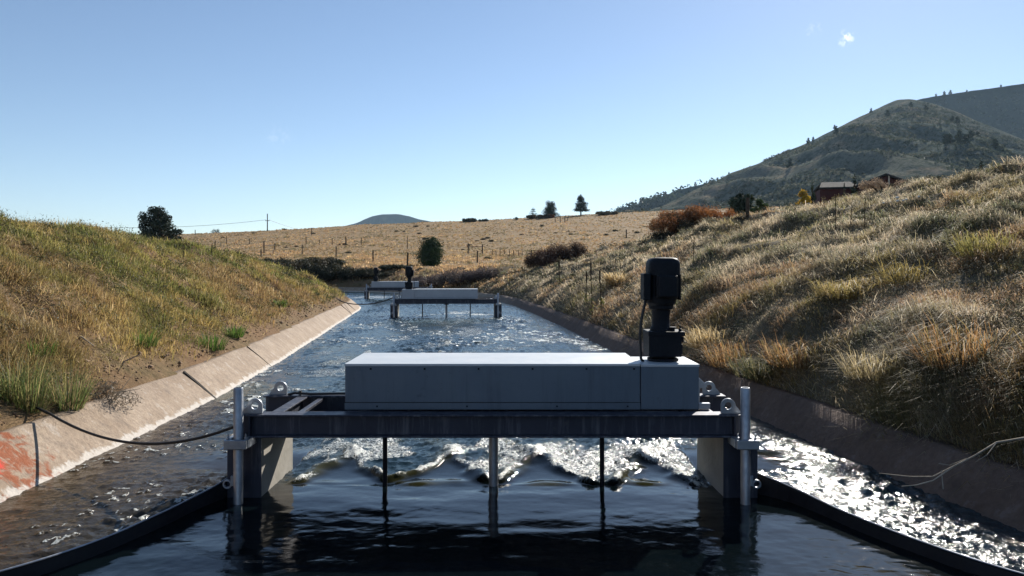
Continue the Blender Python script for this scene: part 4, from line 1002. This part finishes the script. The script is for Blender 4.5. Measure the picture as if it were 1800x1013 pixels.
# ------------------------------------------------------------------ fences, poles, house
def fence(label, posts, wires, rad=.08, par_name='wire_fence'):
    """posts: (px, base row, height in rows) read against the ground; wires strung from post to post"""
    pts = [(at(px, py, 60), hp) for px, py, hp in posts]
    p0 = pts[0][0]; T = empty(par_name, p0, 0, label, 'fence'); tops = []
    for (x, y, z), hp in pts:
        h = hp*y/F*1.05; l = random.uniform(-.04, .04)
        MB().tube([(x-p0[0], y-p0[1], z-p0[2]-.3), (x-p0[0]+l*h, y-p0[1], z-p0[2]+h)], [rad*max(1, y/110), rad*.85*max(1, y/110)], 7).build('post', M['wood'], T)
        tops.append((Vector((x-p0[0], y-p0[1], z-p0[2])), h))
    for q in wires:
        for (a, ha), (b_, hb) in zip(tops, tops[1:]):
            MB().tube([a+Vector((0, 0, ha*q)), b_+Vector((0, 0, hb*q))], .0016, 4).build('wire', M['tar'], T)
    return T
fence('nearest wire fence along the bottom of the field', [(378, 441, 17), (459, 454, 15), (531, 448, 17), (591, 453, 19), (656, 461, 20), (716, 471, 24), (839, 462, 20), (934, 453, 13)], (.45, .9))
fence('wire fence across the middle of the field left of the juniper', [(343, 414, 9), (398, 430, 14), (439, 430, 10), (480, 449, 9), (538, 430, 13), (561, 432, 10), (584, 431, 11), (635, 431, 12), (716, 438, 20)], (.5, .92), .06)
fence('short fence of thin stakes right of the timber brace', [(866, 449, 9), (872, 450, 10), (879, 449, 11), (887, 449, 9), (895, 451, 12), (903, 450, 10), (912, 452, 11), (918, 451, 12), (926, 451, 10)], (.6, .95), .05, 'stake_fence')
fence('few dark posts of a fence on the skyline below the conifer', [(878, 384, 9), (976, 391, 9), (985, 392, 11), (993, 391, 10), (998, 388, 6)], (.8,), .06)
def brace(label, a, b_, rad=.07):
    pts = [(at(px, py, 60), hp) for px, py, hp in (a, b_)]; p0 = pts[0][0]; T = empty('fence_brace', p0, 0, label, 'fence brace'); tp = []
    for (x, y, z), hp in pts:
        y_ = p0[1]+(y-p0[1])*.25; x = x*y_/y; z = g1(x, y_); h = hp*y_/F
        MB().tube([(x-p0[0], y_-p0[1], z-p0[2]-.3), (x-p0[0], y_-p0[1], z-p0[2]+h)], [rad*1.4, rad*1.25], 8).build('post', M['wood'], T); tp.append(Vector((x-p0[0], y_-p0[1], z-p0[2]+h)))
    MB().tube([tp[0]-Vector((0, 0, tp[0].z*.35)), tp[1]-Vector((0, 0, .35))], rad*.8, 7).build('rail', M['wood'], T)
    return T
brace('dark timber fence brace with a rail, right of the juniper', (823, 446, 18), (848, 445, 16))
brace('timber brace with a slanting rail, left part of the field', (464, 446, 22), (483, 430, 13))
def post(px, py, hp, lab, y0=60, rad=.08, group=None, mat='wood', name='fence_post'):
    x, y, z = at(px, py, y0); h = hp*y/F
    return tag(_post(x, y, z, h, rad, mat, name), lab, 'post', group)
def _post(x, y, z, h, rad, mat, name):
    o = MB().tube([(0, 0, -.4), (0, 0, h*.5), (random.uniform(-.02, .02), 0, h)], [rad, rad*.95, rad*.9], 8).build(name, M[mat]); o.location = (x, y, z); return o
post(608, 430, 13, 'thick short post with a bush at its foot in the middle of the field', rad=.13)
post(548, 414, 13, 'single dark post high on the left part of the field', rad=.12)
post(1101, 419, 15, 'stout grey post at the right end of the field', 45, .13)
post(1060, 432, 11, 'thin stake on the right bank below the stout grey post', 40, .03)
post(1314, 380, 32, 'brown wooden post on the crest between the juniper and the green tree', 20, .07)
x, y, z = at(605, 431, 70); shrub(603, 0, 15, 6, y-1, 'small dark bush at the foot of the thick short post', [(.07, .055, .035)], n=300, leaf=.08, seed=77, blobs=6)
for i, (px, py, hp, Yd) in enumerate(((1469, 405, 58, 15.5), (1520, 402, 52, 16), (1496, 392, 24, 17), (1219, 470, 50, 18), (1082, 480, 24, 22))):
    x, y, z = at(px, py, 8)
    tag(_post(x, y, z, hp*y/F, .009, 'stalk', 'stake'), 'thin dark upright rod on the right bank'+[', tallest one below the red house', ', right of the tallest one', ', short one between two tall ones', ', beside the near motor', ', low one near the brown shrubs'][i], 'stake', 'thin rods on the right bank')
for i, (px, py, hp) in enumerate(((322, 459, 18), (398, 470, 14), (372, 448, 20))):
    x, y, z = at(px, py, 8); tag(_post(x, y, z, hp*y/F, .012, 'stalk', 'stake'), 'thin dark stake standing on the left bank'+[', lower one', ', rightmost', ', near the crest'][i], 'stake', 'stakes on the left bank')

# utility pole and its wires
px, Yp = 470, 255.0; bx = base(px, Yp); top = CZ+(HZ-376)*Yp/F; h = top-bx[2]
T = empty('utility_pole', bx, 0, 'thin dark utility pole on the left skyline', 'pole')
MB().tube([(0, 0, -.5), (0, 0, h)], [.2, .15], 8).build('pole', M['wood'], T)
MB().box(-.7, .7, -.07, .07, h-2.5, h-2.32).build('crossarm', M['wood'], T)
for q in (-.6, .6): MB().lathe([(.05, h-2.32), (.07, h-2.2), (.04, h-2.1)], (q, 0), 8).build('insulator', M['motor'], T)
def wire(a, b_, sag, label):
    pts = []
    for q in np.linspace(0, 1, 24):
        v = a.lerp(b_, q); v.z -= sag*4*q*(1-q); pts.append(v)
    tag(MB().tube(pts, .05, 5).build('power_line', M['rubber']), label, 'power line')
wt_ = Vector((bx[0]-.6, Yp, bx[2]+h-2.1))
wire(wt_, P(150, 399, 240), 1.2, 'thin power line running left from the utility pole')
wire(Vector((bx[0]+.6, Yp, bx[2]+h-2.1)), P(545, 408, 300), .4, 'thin power line dropping right from the utility pole over the hill')

# red house behind the crest
Yh = 100.0; hx, hz = (1555-900)*Yh/F, 0
gz = g1(hx, Yh); u = Yh/F
T = empty('house', (hx, Yh, gz), R(-14), 'dark red house with grey metal roofs behind the right crest', 'house')
top = CZ+(HZ-308)*u-gz
def wx(px): return (px-1555)*u
e = CZ+(HZ-323)*u-gz
MB().prism([(wx(1515), -.5), (wx(1596), -.5), (wx(1596), e-.25), (wx(1556), top-.12), (wx(1515), e-.25)], 0, 9).build('wall', M['redwall'], T)
MB().prism([(wx(1508), e-.35), (wx(1556), top-.02), (wx(1604), e-.35), (wx(1604), e-.15), (wx(1556), top+.2), (wx(1508), e-.15)], -.5, 9.5).build('roof', M['roof'], T)
MB().box(wx(1454), wx(1514.5), 2.5, 8, -.5, CZ+(HZ-327)*u-gz).build('wing', M['redwall'], T)
rb = MB(); zl, zh = CZ+(HZ-326)*u-gz, CZ+(HZ-316)*u-gz
rb.bm.faces.new([rb.bm.verts.new(c) for c in ((wx(1452), 2.0, zl), (wx(1520), 2.0, zl), (wx(1512), 5.5, zh+.3), (wx(1462), 5.5, zh+.3))])
rb.bm.faces.new([rb.bm.verts.new(c) for c in ((wx(1452), 9.0, zl), (wx(1520), 9.0, zl), (wx(1512), 5.5, zh+.3), (wx(1462), 5.5, zh+.3))])
o = rb.build('wing_roof', M['roof'], T); so_ = o.modifiers.new('solid', 'SOLIDIFY'); so_.thickness = .15
for a_, b_ in ((1461, 1466), (1474, 1480), (1488, 1494)):
    w = MB().box(wx(a_), wx(b_), 2.44, 2.49, .9, 2.0).build('window', M['trim'], T); MB().box(wx(a_)+.06, wx(b_)-.06, 2.41, 2.435, .96, 1.94).build('pane', M['dark'], w)
MB().tube([(wx(1561), -.3, e-.3), (wx(1561), -.3, top+.5)], .1, 8).build('vent_pipe', M['trim'], T)
w = MB().box(wx(1570), wx(1582), -.06, -.004, .6, 2.0).build('window', M['trim'], T); MB().box(wx(1570)+.08, wx(1582)-.08, -.09, -.062, .68, 1.92).build('pane', M['dark'], w)

# ------------------------------------------------------------------ single plants and sticks one can point at
def tussock(x, y, label, pal, h=.45, n=150, lean=.45, droop=.35, group=None, name='grass_tussock', w=1.0, bias=None, mat='grass'):
    z = g1(x, y); r = .10*w*np.sqrt(rng.random(n)); an = rng.uniform(0, 6.28, n)
    b = np.stack([r*np.cos(an), r*np.sin(an), np.full(n, -.04)], 1)
    hd = an if bias is None else np.where(rng.random(n) < .6, bias+rng.normal(0, .6, n), an)
    col = np.clip(pick(pal, n)*rng.uniform(.7, 1.35, (n, 1)), .01, .8)
    me = blades_mesh(b, hd, h*rng.uniform(.5, 1.15, n), np.maximum(.006, .0009*y)*rng.uniform(.7, 1.3, n), np.clip(lean+rng.normal(0, .2, n), .03, .97), np.clip(droop+rng.normal(0, .15, n), 0, .9), col, name)
    return tag(link(name, me, M[mat], loc=(x, y, z)), label, 'grass', group)
GT = [(.10, .13, .04), (.16, .16, .06), (.24, .20, .09), (.07, .10, .035)]
for px, py, h, lab in ((52, 712, .62, 'big spiky green grass tussock at the left edge beside the lining'), (118, 706, .58, 'spiky green and straw tussock where the hose leaves the left bank'), (20, 690, .55, 'spiky tussock at the far left edge, up the slope from the hose')):
    x, y, z = at(px, py+8); tussock(x, y, lab, GT, h, 260, .42, .25, w=1.4)
for px, py, h, lab in ((247, 607, .3, 'bright green grass clump low on the left bank'), (372, 612, .36, 'dark green clump just above the lining midway along the left bank'), (408, 590, .3, 'smaller green clump to the right of the dark green one'), (60, 625, .25, 'green clump at the left edge of the bank'), (490, 540, .3, 'faint green clump halfway up the left bank')):
    x, y, z = at(px, py); tussock(x, y, lab, [(.07, .125, .025), (.10, .14, .03), (.06, .10, .025)], h, 220, .4, .2, w=2.0)
RG = [(.27, .15, .06), (.23, .135, .055), (.30, .20, .10), (.17, .13, .05)]
for i, (px, py, h, pal, lab) in enumerate(((1290, 640, .62, RG, 'rusty tussock drooping over the lining right behind the near motor'), (1400, 640, .55, RG, 'rusty tussock right of the pair behind the motor, above the lining'), (1690, 640, .75, RG, 'big orange brown tussock near the right edge above the lining'),
        (1595, 500, .6, [(.22, .17, .06), (.18, .15, .055)], 'mustard yellow tussock midway up the right bank'), (1480, 520, .5, [(.22, .18, .06), (.26, .20, .09)], 'yellowish tussock left of the mustard one on the right bank'), (1735, 450, .6, [(.25, .21, .07), (.18, .17, .06)], 'olive tussock high on the right bank near the edge'),
        (1340, 660, .5, [(.05, .06, .03), (.08, .085, .04), (.16, .14, .07)], 'dark green tussock hanging at the lining behind the right guide pipe'), (1250, 610, .6, [(.42, .34, .2), (.3, .22, .1)], 'straw coloured tussock right beside the near motor gearbox'), (1545, 660, .5, [(.34, .28, .17), (.24, .2, .1)], 'pale shaggy tussock above the lining left of the big orange one'),
        (1085, 500, .7, [(.42, .34, .2), (.34, .25, .12)], 'tall straw tussock on the right bank left of the near motor'))):
    x, y, z = at(px, py); tussock(x, y, lab, pal, h, 420, .6, .45, w=3.2, bias=3.3)
# dry thistles and mulleins
def stalk(x, y, h, label, group, head=.35, leaves=True, col=(.16, .12, .06)):
    T = empty('mullein_stalk', (x, y, g1(x, y)), random.uniform(0, 6), label, 'dry plant', group)
    l = random.uniform(-.05, .05); r = max(.006, .0006*y)
    MB().tube([(0, 0, -.05), (l*.5*h, 0, h*.5), (l*h, 0, h*(1-head))], [r, r*.9, r*.8], 5).build('stem', M['stalk'], T)
    MB().tube([(l*h, 0, h*(1-head)), (l*h*1.02, 0, h*(1-head*.6)), (l*h*1.05, 0, h*(1-head*.2)), (l*h*1.05, 0, h)], [r*1.2, r*2.1, r*1.8, r*.5], 6).build('seed_head', M['stalk'], T)
    if leaves: crown('leaves', [((0, 0, h*q), (.07+.05*(1-q), .07+.05*(1-q), h*.06)) for q in (.08, .18, .28)], 60, .045, [(.20, .19, .05), (.14, .15, .05)], T)
for px, py, hp, lab in ((1041, 556, 100, 'tallest dry mullein stalk with yellowing leaves left of the near motor'), (1057, 548, 74, 'second dry stalk just right of the tallest mullein'), (1030, 540, 62, 'slim dry stalk just left of the tallest mullein'), (984, 505, 46, 'distant dry stalk on the right bank near the far gate')):
    x, y, z = at(px, py); stalk(x, y, hp*y/F, lab, 'dry stalks on the right bank')
x, y, z = at(1628, 615); tag(_post(x, y, z, 50*y/F, .014, 'stalk', 'stake'), 'leaning brown stake in the orange grass at the right', 'stake')
x, y, z = at(4, 376); tag(link('weed', leaf_cloud(np.array([[0, 0, .15], [.02, 0, .3]]), np.array([[.08, .08, .18], [.05, .05, .15]]), np.array([60, 40]), np.array([.03, .03]), np.array([(.16, .12, .08), (.14, .1, .07)]), name='weed'), M['leaf'], loc=(x, y, z)), 'small brown weed on the skyline at the left edge', 'weed')
# bright broad-leaved plant on the left crest
x, y, z = at(266, 416)
tag(link('leafy_plant', leaf_cloud(np.array([[-.22, 0, .12], [.05, 0, .16], [.3, 0, .1]]), np.array([[.16, .14, .12], [.2, .15, .2], [.16, .12, .1]]), np.array([60, 90, 50]), np.array([.09, .09, .08]), np.array([(.30, .36, .10), (.34, .40, .13), (.22, .28, .07)]), .5, 'leafy_plant'), M['leaf'], loc=(x, y, z)), 'bright lime leafy plant on the left crest below the big pine', 'plant')
# grey dry shrub by the left lining
x, y, z = at(190, 715)
T = empty('dry_bush', (x, y, z), 0, 'grey twiggy dry bush overhanging the left lining above the hose', 'bush')
crown('twigs', [((random.uniform(-.3, .3), random.uniform(-.2, .2), random.uniform(.05, .22)), (.14, .14, .11)) for _ in range(9)], 1500, .028, [(.14, .115, .085), (.10, .085, .06), (.18, .15, .11)], T, 'leaf', .25)
b = MB()
for i in range(16):
    a = random.uniform(0, 6.28); e = random.uniform(.2, .5); b.tube([(0, 0, -.03), (math.cos(a)*e*.5, math.sin(a)*e*.4, .14), (math.cos(a)*e, math.sin(a)*e*.7, random.uniform(.05, .3))], [.006, .004, .002], 4)
b.build('stems', M['twig'], T)
# dead sticks and the fallen branch over the right lining
for px, py, dx, dz, lab in ((225, 648, .30, .12, 'pale broken stick lying on the left bank slope'), (140, 600, .34, -.12, 'whitish curved stick higher on the left bank')):
    x, y, z = at(px, py); o = MB().tube([(-dx/2, 0, .03), (0, .04, .06+dz*.3), (dx/2, 0, .04+dz)], [.008, .01, .006], 6).build('stick', M['twig'], smooth=True); o.location = (x, y, z); tag(o, lab, 'stick')
b = MB()
p0, p1, p2 = P(1752, 778, 5.2), P(1680, 818, 5.25), P(1640, 838, 5.25)
b.tube([P(1880, 762, 5.35), P(1800, 770, 5.2), p0, P(1712, 802, 5.25), p1, p2], [.008, .008, .007, .006, .006, .005], 6)
b.tube([p2, P(1600, 838, 5.45), P(1545, 832, 5.65)], [.004, .004, .002], 5); b.tube([p1, P(1640, 845, 5.2), P(1610, 853, 5.2), P(1585, 855, 5.2)], [.006, .005, .004, .003], 5)
b.tube([P(1655, 828, 5.25), P(1658, 860, 5.15)], [.005, .003], 5); b.tube([P(1700, 806, 5.25), P(1670, 818, 5.4), P(1650, 815, 5.45)], [.004, .003, .002], 4); b.tube([p0, P(1735, 800, 5.1), P(1715, 812, 5.1)], [.004, .003, .002], 4)
tag(b.build('fallen_branch', M['twig'], smooth=True), 'bare forked branch hanging over the right lining towards the glittering water', 'branch')
# dead brush on the right crest
x, y, z = at(1640, 318); T = empty('dead_brush', (x, y, z), 0, 'tangle of pale dead stems lying on the crest right of the red house', 'brush')
for i in range(12):
    x0 = random.uniform(-1.3, .4); l = random.uniform(.8, 1.8); h0 = random.uniform(.1, .45); sl_ = random.uniform(-.25, .12)
    MB().tube([(x0, random.uniform(-.3, .3), h0), (x0+l*.5, random.uniform(-.3, .3), h0+sl_*.5+.05), (x0+l, random.uniform(-.3, .3), h0+sl_)], [.012, .010, .005], 5).build('stem', M['twig'], T)
for i, (px, py, lab) in enumerate(((1440, 349, 'larger cluster of white seed heads on the crest left of the red house'), (1590, 368, 'smaller cluster of white seed heads below the red house gable'))):
    x, y, z = at(px, py+4); T = empty('white_flower_clump', (x, y, z), 0, lab, 'flowers', 'white seed heads on the right crest')
    for k in range(12 if i == 0 else 6):
        qx, qy, qz = random.uniform(-.42, .42), random.uniform(-.3, .3), random.uniform(.12, .34); s_ = random.uniform(.03, .05)
        MB().lathe([(s_*.3, qz-s_*.5), (s_, qz), (s_*.75, qz+s_*.5), (s_*.2, qz+s_*.7)], (qx, qy), 8).build('seed_head', M['petal'], T)
        MB().tube([(qx*.6, qy*.6, -.02), (qx, qy, qz-s_*.4)], .004, 4).build('stem', M['stalk'], T)

for px, top, w, Y, lab, pal, sd_ in ((1555, 322, 60, 21.5, 'pinkish tan plumed brush on the crest hiding the foot of the red gable', [(.34, .24, .17), (.28, .2, .13), (.4, .3, .21)], 51), (1700, 296, 70, 19.5, 'tan brush standing high on the crest near the right edge', [(.30, .23, .12), (.24, .19, .1), (.18, .14, .07)], 52),
        (1470, 338, 50, 24, 'low yellowish brush on the crest below the grey roof', [(.30, .24, .11), (.24, .19, .09)], 53), (1630, 312, 50, 21, 'dark green brush on the crest right of the red gable', DK, 54)):
    shrub(px, top, w, 0, Y, lab, pal, n=1100, leaf=.028, seed=sd_, blobs=16, sink=.15)
# ------------------------------------------------------------------ air
b = MB().box(-4200, 4200, -350, 4600, -4, 330)
m, t, out = nodes('air'); pv = N(t, 'ShaderNodeVolumePrincipled', Density=6.5e-5); pv.inputs['Color'].default_value = (.55, .78, 1.0, 1); pv.inputs['Anisotropy'].default_value = .2
t.links.new(pv.outputs[0], out.inputs['Volume'])
tag(b.build('haze', m), kind='stuff')
